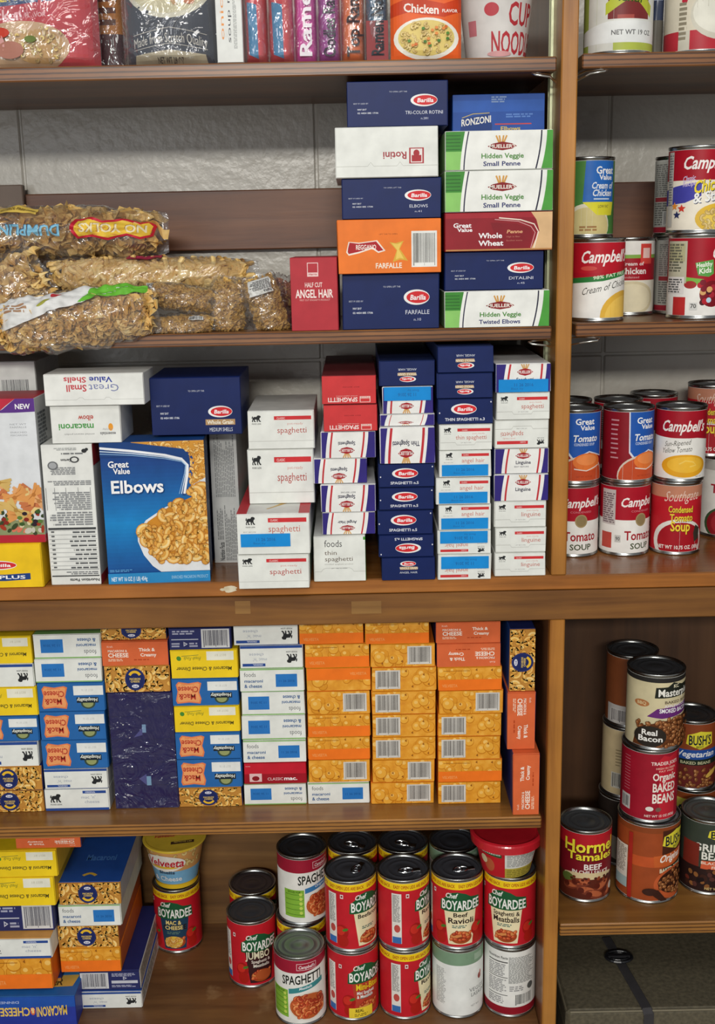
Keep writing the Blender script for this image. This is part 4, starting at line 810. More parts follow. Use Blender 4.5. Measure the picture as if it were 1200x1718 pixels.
# ---------------------------------------------------------------- can builder
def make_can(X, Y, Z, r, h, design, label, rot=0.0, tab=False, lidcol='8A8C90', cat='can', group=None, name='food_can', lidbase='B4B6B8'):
    root = empty(name, (X, Y, Z)); tag(root, label, cat, group)
    mb = MB(); mt = metal('A8AAA8', 0.28, 'tin'); R = r * 1.018; t = 0.0032
    mb.lathe([(r * .80, .0035), (r * .90, .0035), (r * .925, .0005), (R - .0006, 0), (R, .0008), (R, t - .0006), (R - .0006, t), (r - .0003, t + .0015), (r - .0003, h - t - .0015),
              (R - .0006, h - t), (R, h - t + .0006), (R, h - .0008), (R - .0006, h), (r * .95, h - .0004), (r * .925, h - .0042)], mt, 60)
    mb.build('can_body', root, smooth=True)
    lm = MB(); v0, v1 = t + .0016, h - t - .0016; H = v1 - v0; n = 120
    lm.grid([[((r) * math.sin(2 * math.pi * j / n), -(r) * math.cos(2 * math.pi * j / n), z) for j in range(n)] for z in (v0, v1)], paper('EDEDE8', 0.3, 0.5), True)
    W = 2 * math.pi * r
    F = Face(lm, W, H, lambda a, b, d: ((r + .00004 + d) * math.sin(a / r), -(r + .00004 + d) * math.cos(a / r), v0 + min(max(b, 0.0003), H - 0.0003)), 0, strip=W / n, clip=False)
    F.deg = True; F.k = W / 360; design(F)
    lo = lm.build('paper_label', root); lo.rotation_euler = (0, 0, math.radians(rot))
    ld = MB(); z = h - .0040
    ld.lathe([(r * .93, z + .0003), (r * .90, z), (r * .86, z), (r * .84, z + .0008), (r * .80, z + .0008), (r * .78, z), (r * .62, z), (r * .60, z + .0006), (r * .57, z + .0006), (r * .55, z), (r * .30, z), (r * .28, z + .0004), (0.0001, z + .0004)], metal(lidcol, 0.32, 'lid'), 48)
    ld.build('lid', root, smooth=True)
    if tab:
        tb = MB(); pts = [(r * .30 * math.cos(a) + r * .05, r * .17 * math.sin(a) - r * .25, z + .0035) for a in [2 * math.pi * i / 20 for i in range(21)]]
        tb.tube(pts, .0011, metal('B0B2B4', 0.22, 'tab'), 6)
        tb.tube([(r * .02 + r * .17 * math.cos(a) * .6, r * .10 * math.sin(a) - r * .25, z + .0035) for a in [2 * math.pi * i / 12 for i in range(13)]], .0009, metal('B0B2B4', 0.22, 'tab'), 6)
        tb.box(r * .28, r * .62, -r * .25 - .004, -r * .25 + .004, z + .0004, z + .0030, metal('B0B2B4', 0.22, 'tab'), .0006)
        tb.build('pull_tab', root, smooth=False).rotation_euler = (0, 0, math.radians(TABROT[0]))
    return root
TABROT = [0]
# ================================================================= THE PLACE
def ZP(py, px=600, Y=0.0): return at(px, py, Y).z
S1T, S1B, S2T, S2B = ZP(101), ZP(126), ZP(554), ZP(576)
S3T, S3B, RB = ZP(972), ZP(995), ZP(1045)
S4T, S4B, S5T, S5B = ZP(1376.5), ZP(1396), ZP(1558), ZP(1578)
FLZ = CAM.z - 1.109; BACK = 0.30; LBACK = 0.292
DL, DR = at(933, 560, 0).x, at(959.5, 560, 0).x
XL, XR = -0.74, 0.66
def board(name, x0, x1, y0, y1, z0, z1, mat, parent=None, bev=0.0015, label=None):
    cx, cy, cz = (x0 + x1) / 2, (y0 + y1) / 2, (z0 + z1) / 2
    mb = MB(); mb.box(x0 - cx, x1 - cx, y0 - cy, y1 - cy, z0 - cz, z1 - cz, mat, bev)
    o = mb.build(name, parent, (cx, cy, cz))
    if label: o['label'] = label
    return o
# room floor and the painted block wall behind the upper shelves
board('floor', -3, 3, -6, 0.9, -0.05, 0, mottle('floor_tile', ['8C8478', '9C9486', 'A8A092'], 6, 0.5), bev=0)['kind'] = 'structure'
PAINT = mottle('wall_paint', ['B4B0A6', 'C0BCB2', 'CAC6BC'], 5, 0.33, bump=0)
def block_mat():
    m = PAINT; nt = m.node_tree; b = nt.nodes['Principled BSDF']
    tc = nd(nt, 'ShaderNodeTexCoord'); n = nd(nt, 'ShaderNodeTexNoise', Scale=85.0, Detail=3.0); nt.links.new(tc.outputs['Object'], n.inputs['Vector'])
    n2 = nd(nt, 'ShaderNodeTexNoise', Scale=24.0, Detail=2.0); nt.links.new(tc.outputs['Object'], n2.inputs['Vector'])
    ad = nd(nt, 'ShaderNodeMath', operation='ADD'); nt.links.new(n.outputs['Fac'], ad.inputs[0]); nt.links.new(n2.outputs['Fac'], ad.inputs[1])
    bp = nd(nt, 'ShaderNodeBump'); bp.inputs['Strength'].default_value = 0.4; bp.inputs['Distance'].default_value = 0.003
    nt.links.new(ad.outputs[0], bp.inputs['Height']); nt.links.new(bp.outputs['Normal'], b.inputs['Normal'])
block_mat()
wall = board('wall_back', XL - 0.5, XR + 0.3, BACK + 0.0035, BACK + 0.2, 0.0, 2.6, PAINT, bev=0); wall['kind'] = 'structure'
zj = CAM.z - 0.176 - 0.4; jx = at(1024, 210, BACK).x
for r in range(6):
    for c in range(-4, 2):
        x0 = jx + c * 0.42; z0 = zj + r * 0.2
        mb = MB(); mb.box(-0.2085, 0.2085, -0.004, 0.004, -0.0985, 0.0985, PAINT, 0.002)
        o = mb.build('concrete_block', wall, Vector((x0 + 0.21, BACK + 0.004, z0 + 0.1)) - wall.location)

# the shelving carcass
cab = empty('shelving_unit', (0, 0.15, FLZ - 0.3)); tag(cab, 'brown wooden built-in shelving unit with an upper and a lower tier', 'shelving')
def part(name, *a, **k):
    o = board(name, *a, **k); o.parent = cab; o.location = o.location - cab.location; return o
part('divider', DL, DR, 0.055, BACK, S3T, 2.1, wood('wood_side', '5C3A22', '7A4C2C', '8A5A34', 'Z'))
part('divider', DL, DR - 0.002, 0.012, LBACK, FLZ - 0.22, RB + 0.01, wood('wood_side', '5C3A22', '7A4C2C', '8A5A34', 'Z'))
part('stile', DL, DR, -0.001, 0.055, S3T, 2.1, WOOD_STILE)
WORN = mottle('bare_wood', ['B8A888', 'D8CCB0', 'E4DCC4'], 60, .7)
for (pa, pb_, pc, pd) in ((372, 981, 400, 996), (366, 986, 384, 992)):
    q0, q1 = at(pa, pd, -.004), at(pc, pb_, -.004); wm = MB(); r_ = random.Random(pa)
    wm.face([(q0.x + (q1.x - q0.x) * (.5 + .5 * math.cos(t) * r_.uniform(.6, 1.1)), 0, q0.z + (q1.z - q0.z) * (.5 + .5 * math.sin(t) * r_.uniform(.6, 1.0))) for t in [math.tau * k / 14 for k in range(14)]], WORN)
    wo = wm.build('worn_patch', cab, Vector((0, -.00415 - (.0001 if pa == 366 else 0), 0)) - cab.location)
xa, xb = at(917, 1340, 0).x, at(941, 1340, 0).x
part('stile', xa, xb, -0.003, 0.012, FLZ - 0.3, RB, WOOD_STILE)
part('deck', XL, XR, 0.0, BACK, S3B, S3T, wood('wood_deck', '6A4020', '8A5628', 'A06A34', 'X', rough=0.24, blotch=0.35))
part('nosing', XL, XR, -0.004, 0.0, S3B, S3T - 0.0005, wood('wood_nosing', '84501F', 'A8682C', 'B87A3A', 'X', rough=0.35))
part('rail', XL, XR, -0.005, 0.016, RB, S3B - 0.0008, WOOD_FACE)
for (pa, pc) in ((395, 420), (590, 640)):
    q0, q1 = at(pa, 1030, -.005), at(pc, 1008, -.005); part('rail_patch', q0.x, q1.x, -.0054, -.0048, q0.z, q1.z, wood('wood_patch', '6E4A24', '8C6434', 'A07840', 'X'), bev=0.0001)
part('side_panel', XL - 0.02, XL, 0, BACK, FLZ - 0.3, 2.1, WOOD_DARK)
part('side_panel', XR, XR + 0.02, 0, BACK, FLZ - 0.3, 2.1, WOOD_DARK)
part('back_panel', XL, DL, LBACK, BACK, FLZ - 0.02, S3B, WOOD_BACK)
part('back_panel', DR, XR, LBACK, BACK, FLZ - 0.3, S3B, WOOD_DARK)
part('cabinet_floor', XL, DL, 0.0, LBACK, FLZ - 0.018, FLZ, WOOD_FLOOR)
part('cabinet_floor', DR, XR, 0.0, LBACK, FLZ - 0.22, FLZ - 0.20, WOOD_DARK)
part('top_board', XL - 0.02, XR + 0.02, 0.0, BACK, 2.1, 2.12, WOOD_SHELF)
c0, c1 = ZP(421, 300, 0.285), ZP(321, 300, 0.285)
part('wall_cleat', XL, DL - 0.001, 0.281, BACK, c0, c1, WOOD_CLEAT)
part('wall_cleat', DR + 0.001, XR, 0.281, BACK, c0, c1, WOOD_CLEAT)
part('back_strip', XL, at(40, 330, 0.27).x, 0.266, 0.280, S2T, ZP(310, 20, 0.266), wood('wood_grey', '5C4E48', '74645A', '84746A', 'Z', rough=0.6))
# slotted metal standards and wire clips
STEEL = metal('94967C', 0.4, 'standard')
for sx, dx in ((DL, -1), (DR, 1)):
    for (za, zb) in ((S3T, 2.1),):
        mb = MB(); y0 = 0.056
        mb.box(min(0, dx * .0034), max(0, dx * .0034), 0, .0016, 0, zb - za, STEEL); mb.box(min(0, dx * .0034), max(0, dx * .0034), .0144, .016, 0, zb - za, STEEL)
        mb.box(min(0, dx * .0012), max(0, dx * .0012), .0016, .0144, 0, zb - za, STEEL)
        z = 0.01
        while z < zb - za: mb.box(min(dx * .0011, dx * .0014), max(dx * .0011, dx * .0014), .006, .010, z, z + .004, paper('1A1A1A')); z += 0.0127
        o = mb.build('shelf_standard', cab, Vector((sx, y0, za)) - cab.location)
    for zc in (S1B, S2B):
        dz = 0.0025 if dx > 0 else 0
        mb = MB(); wr = metal('E8E8E0', 0.25, 'wire')
        z = zc + dz - 0.0016
        mb.tube([(0, .034, -.006), (dx * .006, .030, -.002), (dx * .012, .012, 0), (dx * .028, .001, 0), (dx * .034, -.003, -.001), (dx * .030, -.007, -.003), (dx * .014, -.004, -.005), (dx * .002, .02, -.010)], .0011, wr, 6)
        mb.build('shelf_clip', cab, Vector((sx, 0, z)) - cab.location, smooth=True)
# loose shelf boards
def shelf(x0, x1, z0, z1, y1, mat, label):
    o = board('shelf_board', x0, x1, 0.0, y1, z0, z1, mat); tag(o, label, 'shelf', 'plywood shelf boards'); return o
shelf(XL, DL - 0.0052, S1B, S1T, 0.285, WOOD_SHELF, 'plywood shelf holding the noodle packets at the very top, left bay')
shelf(DR + 0.0052, XR, S1B + .0025, S1T + .0025, 0.285, WOOD_SHELF, 'top plywood shelf of the narrow right bay, under the green-rimmed can')
shelf(XL, DL - 0.0052, S2B, S2T, 0.285, WOOD_SHELF, 'plywood shelf carrying the bags of noodles and big pasta boxes')
shelf(DR + 0.0052, XR, S2B + .0025, S2T + .0025, 0.285, WOOD_SHELF, 'plywood shelf carrying the cream soup cans in the right bay')
shelf(XL, xa - 0.006, S4B, S4T, 0.285, WOOD_LOW, 'plywood shelf holding the macaroni and cheese boxes')
shelf(xb + 0.003, XR, S5B, S5T, 0.285, WOOD_LOW, 'plywood shelf holding the bean cans above the olive case')

# ================================================================= second shelf: big pasta boxes
G2 = 'pasta boxes stacked beside the divider'
stack(0.006, S2T, [
    (574, 738, 458, d_barilla('FARFALLE', 'n.10'), 'large navy farfalle box', dict(base=NAVY, flapbase=NAVY)),
    (566, 741, 367, d_reggano, 'orange farfalle box with bow-tie and barcode', dict(base='F07C2C', dy=-.012, yaw=.02)),
    (573, 741, 298, d_barilla('ELBOWS', 'n.41'), 'navy elbows box', dict(base=NAVY, dy=-.004)),
    (562, 736, 212, d_rotini2, 'plain white rotini box lying upside down', dict(base=WHITE, rot=180, dy=-.008)),
    (581, 752, 135, d_barilla('TRI-COLOR ROTINI', 'n.281'), 'navy tri-color rotini box', dict(base=NAVY, depth=.17)),
], 'of left pasta pile', 0.19, 'pasta_box', G2)
VG = dict(base='F0F1EC', side='9CC484', top='F0F1EC')
stack(0.010, S2T, [
    (745, 923, 487, d_mueller('Twisted Elbows', True), 'green and white twisted elbows box', dict(VG, dy=-.008)),
    (745, 913, 421, d_barilla('DITALINI', 'n.45'), 'navy ditalini box', dict(base=NAVY)),
    (746, 928, 355, d_gvwheat, 'dark red whole wheat penne box', dict(base='921C28', dy=-.008)),
    (746, 929, 285, d_mueller('Small Penne', True), 'lower of two green and white small penne boxes', dict(VG, dy=-.010, pos='above red box')),
    (746, 929, 218, d_mueller('Small Penne', True), 'upper of two green and white small penne boxes', dict(VG, dy=-.010, pos='below blue box')),
    (758, 915, 157, d_ronzoni, 'bright blue elbows box set back', dict(base='2450A0', dy=.035)),
], 'of right pasta pile', 0.17, 'pasta_box', G2)
stack(0.004, S2T, [(487, 568, 431, d_angelred, '', dict(base='A82C38', label='small dark red angel hair box standing beside the noodle bags', yaw=-.02, pos=''))], '', 0.1)

# ================================================================= third shelf
G3 = 'long pasta boxes on the third shelf'
YF = lambda px, py, z: atz(px, py, z).y
# far left
yy = YF(40, 985, S3T)
stack(yy, S3T, [(-72, 72, 912, d_protein, '', dict(base='F4C81C', label='yellow high-protein pasta box lying at the left edge', pos='')),
                (-90, 68, 669, d_farfalle, '', dict(base='E0E2E4', side='DADCDC', top='C42838', label='tall tri-color farfalle box with purple NEW corner', flap=False, dy=.004, sprint=lambda P: (P.lines(.1, .1, .6, .9, 30, '707478', 3), P.rect(0, 0, 1, .055, 'C42838'))))], '', 0.08)
stack(0.13, S3T, [(-80, 60, 800, None, '', dict(base='D8DAD8', label='white pasta box hidden behind the farfalle box', flap=False)),
                  (-40, 68, 606, d_gvbar, '', dict(base='E6E7E2', label='white box with barcode standing behind the farfalle box', dy=-.02, name='pasta_box'))], '', 0.12)
# white box with facts, macaroni boxes on it
yy = YF(125, 981, S3T)
A = stack(yy, S3T, [(76, 163, 745, d_facts, '', dict(base='E9EAE5', side='E2E3DE', label='tall white box showing upside-down nutrition facts', flap=False, rot=180, depth=.14,
                    sprint=lambda P: (P.rect(0, .85, 1, 1, 'B83038'), P.rect(0, 0, 1, .07, 'B83038'))))], '', 0.14)
zt = A[0].location.z + at(118, 745, yy).z - S3T
stack(yy - .004, at(118, 745, yy).z, [
    (85, 204, 679, d_macaroni, '', dict(base='E9EAE5', rot=180, label='small white elbow macaroni box lying upside down', dy=.008, depth=.075)),
    (73, 243, 626, d_gvshells, '', dict(base='ECEDE8', label='white small shells box with upside-down red and blue lettering', yaw=-.01, rot=180, depth=.07))], '', 0.17)
# elbows box
yy = YF(260, 976, S3T)
B = stack(yy, S3T, [(175, 348, 740, d_elbows, '', dict(base='1C4C94', side='1C3460', top='1E4C8C', flap=False, yaw=.06, depth=.055, label='big blue elbows box picturing a bowl of macaroni'))], '', 0.055)
zt = at(260, 738, yy).z
stack(0.09, S3T, [(355, 402, 719, d_facts_grey, '', dict(base='C9CAC8', side='D0D1CE', flap=False, depth=.16, label='grey-white box edge with sideways fine print behind blue elbows box', rot=90))], '', 0.16)
b2 = stack(0.085, S3T, [(262, 350, 720, None, '', dict(base='24346A', flap=False, depth=.14, label='navy box standing hidden behind the blue elbows box'))], '', .14)
zt = max(zt, at(300, 720, 0.085).z) + .0002
stack(0.035, zt, [(252, 406, 632, d_barilla('MEDIUM SHELLS', '', True), '', dict(base=NAVY, side='2A3A70', label='navy whole grain medium shells box resting on the blue elbows box', depth=.12))], '', .2)
# economy spaghetti
S = 'of left spaghetti pile'
FLB = dict(base=WHITE, side='E4E5DF', top='E2E2DC', name='spaghetti_box')
stack(YF(460, 987, S3T), S3T, [
    (399, 520, 928, d_flplain, 'white lion spaghetti box', dict(FLB)),
    (397, 521, 861, d_fl2('spaghetti'), 'white lion spaghetti box with blue sticker', dict(FLB, sticker=(.05, .20, .73, .52), dy=-.004,
        topprint=lambda P: (P.rect(0, 0, .14, 1, 'C83840'), P.rect(.85, 0, 1, 1, 'C83840'), P.rect(.58, .62, .76, .80, '707070'), [P.band([(.4 + .02 * i, .1 + .01 * i), (.9 - .01 * i, .35 + .012 * i)], .012, 'D8B060') for i in range(10)]))),
    (416, 528, 753, d_flplain, 'white lion spaghetti box set back, third from bottom', dict(FLB, dy=.05, depth=.2, pos='lower one')),
    (415, 528, 688, d_flplain, 'white lion spaghetti box set back', dict(FLB, dy=.05, depth=.15))], S, .25, group=G3)
# second column
yy = YF(570, 975, S3T); MU = dict(base='F0F0EC', side='33287C', top='E8E8E8', name='spaghetti_box', rot=180)
RDS = dict(base='D23A3C', side='C03436', top='7C3034', name='spaghetti_box', rot=180)
stack(yy, S3T, [
    (526, 615, 899, d_thinfoods, 'white natural thin spaghetti box with grey lettering', dict(base=WHITE, side='3C8C3C', name='spaghetti_box')),
    (540, 631, 858, d_mueller('Angel Hair'), 'white and purple angel hair box', dict(MU, dy=.008)),
    (538, 631, 812, d_mueller('Spaghetti', False, 1), 'white and purple spaghetti box, date stamped', dict(MU, dy=.006)),
    (526, 617, 768, d_mueller('Spaghetti'), 'white and purple spaghetti box jutting left', dict(MU, dy=.012)),
    (538, 631, 723, d_mueller('Spaghetti'), 'white and purple spaghetti box under red ones', dict(MU, dy=.010)),
    (542, 634, 678, d_redspag, 'lower red spaghetti box', dict(RDS, dy=.008, pos='upside down')),
    (539, 632, 629, d_redspag, 'upper red spaghetti box', dict(RDS, dy=.010, pos='upside down, top'))], 'of pile beside tall white boxes' if 0 else 'of second spaghetti pile', .25, group=G3)
# third column
yy = YF(685, 973, S3T); NV = dict(base=NAVY, side='2A3A6C', top='1C2850', name='spaghetti_box')
o3 = stack(yy, S3T, [
    (640, 731, 934, d_barangel, 'navy angel hair box, upright print', dict(NV)),
    (635, 729, 896, d_barspag('SPAGHETTI n.5'), 'navy spaghetti box upside down', dict(NV, rot=180)),
    (633, 727, 855, d_barspag('SPAGHETTI n.5'), 'navy spaghetti box', dict(NV)),
    (635, 729, 817, d_barspag('SPAGHETTI n.5'), 'navy spaghetti box', dict(NV)),
    (635, 730, 777, d_barspag('SPAGHETTI n.5'), 'navy spaghetti box', dict(NV)),
    (637, 731, 716, d_mueller('Thin Spaghetti'), 'taller white and purple thin spaghetti box', dict(MU, dy=-.002)),
    (637, 730, 694, d_mueller(''), 'thin white and purple box sliver', dict(MU, dy=.006)),
    (641, 728, 648, d_mueller('Spaghetti'), 'white and purple box with blue sticker', dict(MU, dy=.006, sticker=(.03, .50, .95, 1.0))),
    (636, 731, 604, d_barangel, 'navy angel hair box upside down', dict(NV, rot=180, dy=.01))], 'of third spaghetti pile', .25, group=G3)
yy = YF(778, 972, S3T)
LT = [dict(FLB, rot=180, sticker=(.06, .45, .95, .93)), dict(FLB, sticker=(.05, .06, .94, .48))]
stack(yy, S3T, [
    (734, 825, 929, d_fl2('angel hair'), 'white angel hair box upside down, blue sticker', dict(LT[0])),
    (734, 825, 889, d_fl2('angel hair'), 'white angel hair box upside down, blue sticker', dict(LT[0], sticker=(.04, .48, .93, .98))),
    (735, 825, 845, d_fl2('angel hair'), 'white angel hair box, blue sticker', dict(LT[1])),
    (731, 824, 801, d_fl2('angel hair'), 'white angel hair box, blue sticker', dict(LT[1], dy=-.003)),
    (736, 825, 755, d_fl2('angel hair'), 'white angel hair box, blue sticker', dict(LT[1])),
    (737, 827, 711, d_fl('thin spaghetti'), 'white thin spaghetti box', dict(FLB)),
    (734, 828, 668, d_barspag('THIN SPAGHETTI n.3'), 'navy thin spaghetti box', dict(NV)),
    (733, 827, 625, d_barangel, 'navy angel hair box upside down', dict(NV, rot=180)),
    (733, 829, 580, d_barangel, 'navy angel hair box upside down', dict(NV, rot=180))], 'of fourth spaghetti pile', .25, group=G3)
yy = YF(872, 966, S3T); MW = dict(MU); MW['rot'] = 0; MW['side'] = '2C3C78'
stack(yy, S3T, [
    (829, 916, 926, d_fl('linguine'), 'white linguine box', dict(FLB)),
    (830, 917, 884, d_fl('linguine'), 'white linguine box', dict(FLB)),
    (829, 917, 840, d_fl('linguine'), 'white linguine box', dict(FLB)),
    (828, 921, 795, d_mueller('Linguine'), 'white and purple linguine box', dict(MW)),
    (829, 921, 751, d_mueller('Linguine', False, 1), 'white and purple linguine box, date stamped', dict(MW, dy=.003)),
    (829, 921, 704, d_fl('spaghetti'), 'white spaghetti box upside down', dict(FLB, rot=180)),
    (832, 923, 658, d_fl('spaghetti'), 'white spaghetti box', dict(FLB)),
    (831, 925, 609, d_mueller('Spaghetti', False, 1), 'white and purple spaghetti box with blue sticker', dict(MW, sticker=(.05, .02, .95, .46)))], 'of last spaghetti pile', .25, group=G3)

# ================================================================= fourth shelf: macaroni and cheese
G4 = 'macaroni and cheese boxes on the fourth shelf'
K0 = dict(base='D8963C', side='26306C', top='24306C'); W0 = dict(base=WHITE, side=WHITE, top='2A4C96'); FD = dict(base=WHITE, top='86B868', side='D8DED0')
YB = dict(base='F6D222', side='F2CC1C', rot=180); HB = dict(base='2868AC', side='2868AC', rot=180); OB = dict(base='E69C24', side='D86C1C', top='E8741E'); TC = dict(base='DE6A3C', side='2C3470')
def mac4(yb_px, xm, items, place):
    its = [tuple(i) for i in items]
    return stack(YF(xm, yb_px, S4T), S4T, its, place, .17, 'macaroni_box', G4)
kr, hb, yl, fl, fo = 'noodle-print macaroni box', 'blue mac and cheese box', 'yellow macaroni dinner box', 'white lion-mark macaroni box', 'white macaroni and cheese box'
mac4(1361, 20, [(-34, 75, 1325, d_kraft(True), kr, K0), (-36, 72, 1285, d_kraft(False), kr, K0), (-42, 66, 1243, d_flmac, fl, dict(W0, rot=180)), (-42, 66, 1200, d_hospitality, hb, HB),
    (-45, 64, 1152, d_yellow, yl, YB), (-50, 58, 1113, d_flmac, fl, dict(W0, rot=180)), (-52, 55, 1067, d_yellow, yl, YB)], 'of stack at left edge')
mac4(1359, 130, [(75, 184, 1322, d_flmac, fl + ' upright', W0), (74, 182, 1288, d_flmac, fl, dict(W0, rot=180)), (70, 182, 1240, d_hospitality, hb, HB), (67, 179, 1192, d_hospitality, hb, HB),
    (63, 177, 1144, d_hospitality, hb, HB), (58, 172, 1104, d_foods, fo, dict(FD, rot=180)), (56, 170, 1063, d_foods, fo, dict(FD, rot=180))], 'of second mac stack from left')
def d_wrap(P):
    P.rect(0, 0, 1, 1, '1A1650')
    for v in (.2, .4, .6, .8): P.rect(0, v, 1, v + .004, '120F40')
    P.rect(.50, .66, .56, .73, '7C9CC0'); P.poly([(.36, .62), (.50, .70), (.50, .64)], '4C4C88'); P.rect(.52, .20, .59, .28, '7CA4C4'); P.poly([(.40, .26), (.52, .30), (.52, .2)], '4C4C88')
W = mac4(1355, 243, [(187, 296, 1160, d_wrap, 'shrink-wrapped navy macaroni multipack', dict(base='1A1650', name='macaroni_multipack', label='tall shrink-wrapped navy multipack of macaroni boxes')),
    (175, 286, 1116, d_kraft(False), kr + ' on the navy multipack', dict(K0, label=kr + ' resting directly on the navy multipack')),
    (170, 284, 1075, d_thick, 'orange-red thick and creamy box', dict(TC, label='orange-red thick and creamy box above the navy multipack')),
    (168, 280, 1040, d_kraft(False), kr, dict(K0, depth=.14, dy=.006, label=kr + ' squeezed under the rail above the navy multipack'))], '')
# crumpled clear film over the multipack
def wrapfilm(o):
    me = o.data; xs = [v.co.x for v in me.vertices]; zs = [v.co.z for v in me.vertices]; x0, x1, z0, z1 = min(xs), max(xs), 0.001, max(zs)
    mb = MB(); nu, nv = 26, 44
    mb.grid([[(x0 + (x1 - x0) * i / nu, -.0035 - .0022 * abs(noise.noise(Vector((i * .35 + j * .1, j * .5, 3)))), z0 + (z1 - z0) * j / nv) for i in range(nu + 1)] for j in range(nv + 1)], film('shrink_film', shine=.03, haze=.004))
    mb.build('shrink_wrap', o, smooth=True)
wrapfilm(W[0])
mac4(1352, 353, [(300, 407, 1320, d_kraft(True), kr, K0), (297, 407, 1272, d_hospitality, hb, HB), (294, 405, 1227, d_hospitality, hb, HB), (292, 403, 1183, d_yellow, yl, YB),
    (288, 401, 1137, d_hospitality, hb, HB), (286, 400, 1089, d_yellow, yl, YB), (283, 389, 1052, d_navyback2, 'navy back-panel macaroni box with barcode', dict(base='2A2F62'))], 'of stack right of multipack')
mac4(1349, 462, [(409, 515, 1314, d_foods, fo + ' flipped', dict(FD, rot=180)), (409, 515, 1278, d_classic, 'red classic mac box', dict(base='B81828')), (407, 515, 1240, d_foods, fo, FD), (405, 514, 1199, d_foods, fo + ' flipped', dict(FD, rot=180)),
    (405, 512, 1159, d_foods, fo + ' flipped', dict(FD, rot=180)), (402, 511, 1120, d_foods, fo, FD), (402, 509, 1081, d_flmac, fl, dict(W0, rot=180)), (391, 501, 1042, d_flmac, fl, dict(W0, rot=180, depth=.15))], 'of stack with red box')
oL, oR, oB, oT = 'orange shells box, barcode left', 'orange shells box, barcode right', 'orange shells box, bright band below', 'orange shells box, bright band above'
mac4(1347, 569, [(516, 621, 1311, d_foods, fo, FD), (517, 622, 1273, d_orange('R'), oR, OB), (516, 622, 1235, d_orange('B'), oB, OB), (516, 622, 1197, d_orange('B'), oB, OB), (515, 622, 1158, d_orange('R'), oR, OB),
    (514, 623, 1119, d_orange('T'), oT, OB), (511, 621, 1079, d_orange('B'), oB, OB), (501, 611, 1041, d_orange('B'), oB, dict(OB, depth=.15))], 'of first orange stack')
mac4(1347, 677, [(622, 729, 1311, d_orange('R'), oR, OB), (624, 730, 1273, d_orange('R'), oR, OB), (624, 732, 1235, d_orange('L'), oL, OB), (624, 732, 1197, d_orange('L'), oL, OB), (623, 732, 1158, d_orange('L'), oL, OB),
    (623, 733, 1118, d_orange('L'), oL, OB), (621, 731, 1079, d_orange('R'), oR, OB), (612, 721, 1041, d_orange('B'), oB, dict(OB, depth=.15))], 'of middle orange stack')
mac4(1347, 788, [(734, 841, 1310, d_orange('L'), oL, OB), (734, 843, 1273, d_orange('B'), oB, OB), (734, 840, 1234, d_orange('L'), oL, OB), (734, 842, 1196, d_orange('L'), oL, OB), (736, 845, 1157, d_orange('R'), oR, OB),
    (734, 843, 1118, d_orange('B'), oB, OB), (732, 841, 1078, d_thick, 'orange-red thick and creamy box flipped', dict(TC, rot=180)), (731, 841, 1041, d_thick, 'orange-red thick and creamy box', dict(TC, depth=.15))], 'of last orange stack')
stack(YF(882, 1366, S4T), S4T, [(860, 906, 1264, d_thick, '', dict(TC, rot=90, label='orange-red thick and creamy box on end, bottom one by the divider')),
    (850, 899, 1161, d_thick, '', dict(TC, rot=270, dy=.015, label='orange-red thick and creamy box on end, middle one by the divider')),
    (854, 899, 1054, d_kraft(True), '', dict(K0, rot=90, dy=.02, side='2C4C90', label='noodle-print macaroni box on end, top one by the divider'))], '', .17, 'macaroni_box', G4)

# ================================================================= cabinet floor: loose mac boxes
G5 = 'macaroni boxes on the cabinet floor'
stack(YF(60, 1722, FLZ), FLZ, [
    (-60, 128, 1672, d_bluemac, '', dict(base='2C3C9C', top='2464AC', label='blue macaroni box with gold lettering at the lower left corner', flap=False, rot=180, depth=.09,
        topprint=lambda P: (P.rect(0, .5, 1, .8, '3C84C0'), P.poly([(.45, .2), (.95, .25), (.98, .55), (.42, .5)], 'C8A850'), P.T('DINNER', .5, .28, .85, .45, '4C3C20', 1)))),
    (-25, 103, 1641, d_kraft(True), '', dict(K0, dy=.035, label='noodle-print macaroni box just above the blue macaroni box')),
    (-26, 89, 1606, d_orange('B'), '', dict(OB, dy=.012, label='orange shells box in the lower left corner pile')),
    (-28, 87, 1574, d_flmac, '', dict(W0, dy=.010, top='D89C50', label='white lion-mark macaroni box with barcode in lower left pile')),
    (-20, 92, 1515, d_navyback2, '', dict(base='2A2F62', dy=.03, label='navy back-panel macaroni box below two yellow boxes')),
    (-20, 93, 1470, d_yellow, '', dict(YB, dy=.024, label='lower yellow macaroni dinner box in lower left pile')),
    (-15, 97, 1426, d_yellow, '', dict(YB, dy=.024, label='upper yellow macaroni dinner box in lower left pile')),
    (26, 137, 1402, d_thick, '', dict(TC, dy=.03, rot=180, label='orange-red thick and creamy box lying on the yellow boxes'))], '', .17, 'macaroni_box', G5)
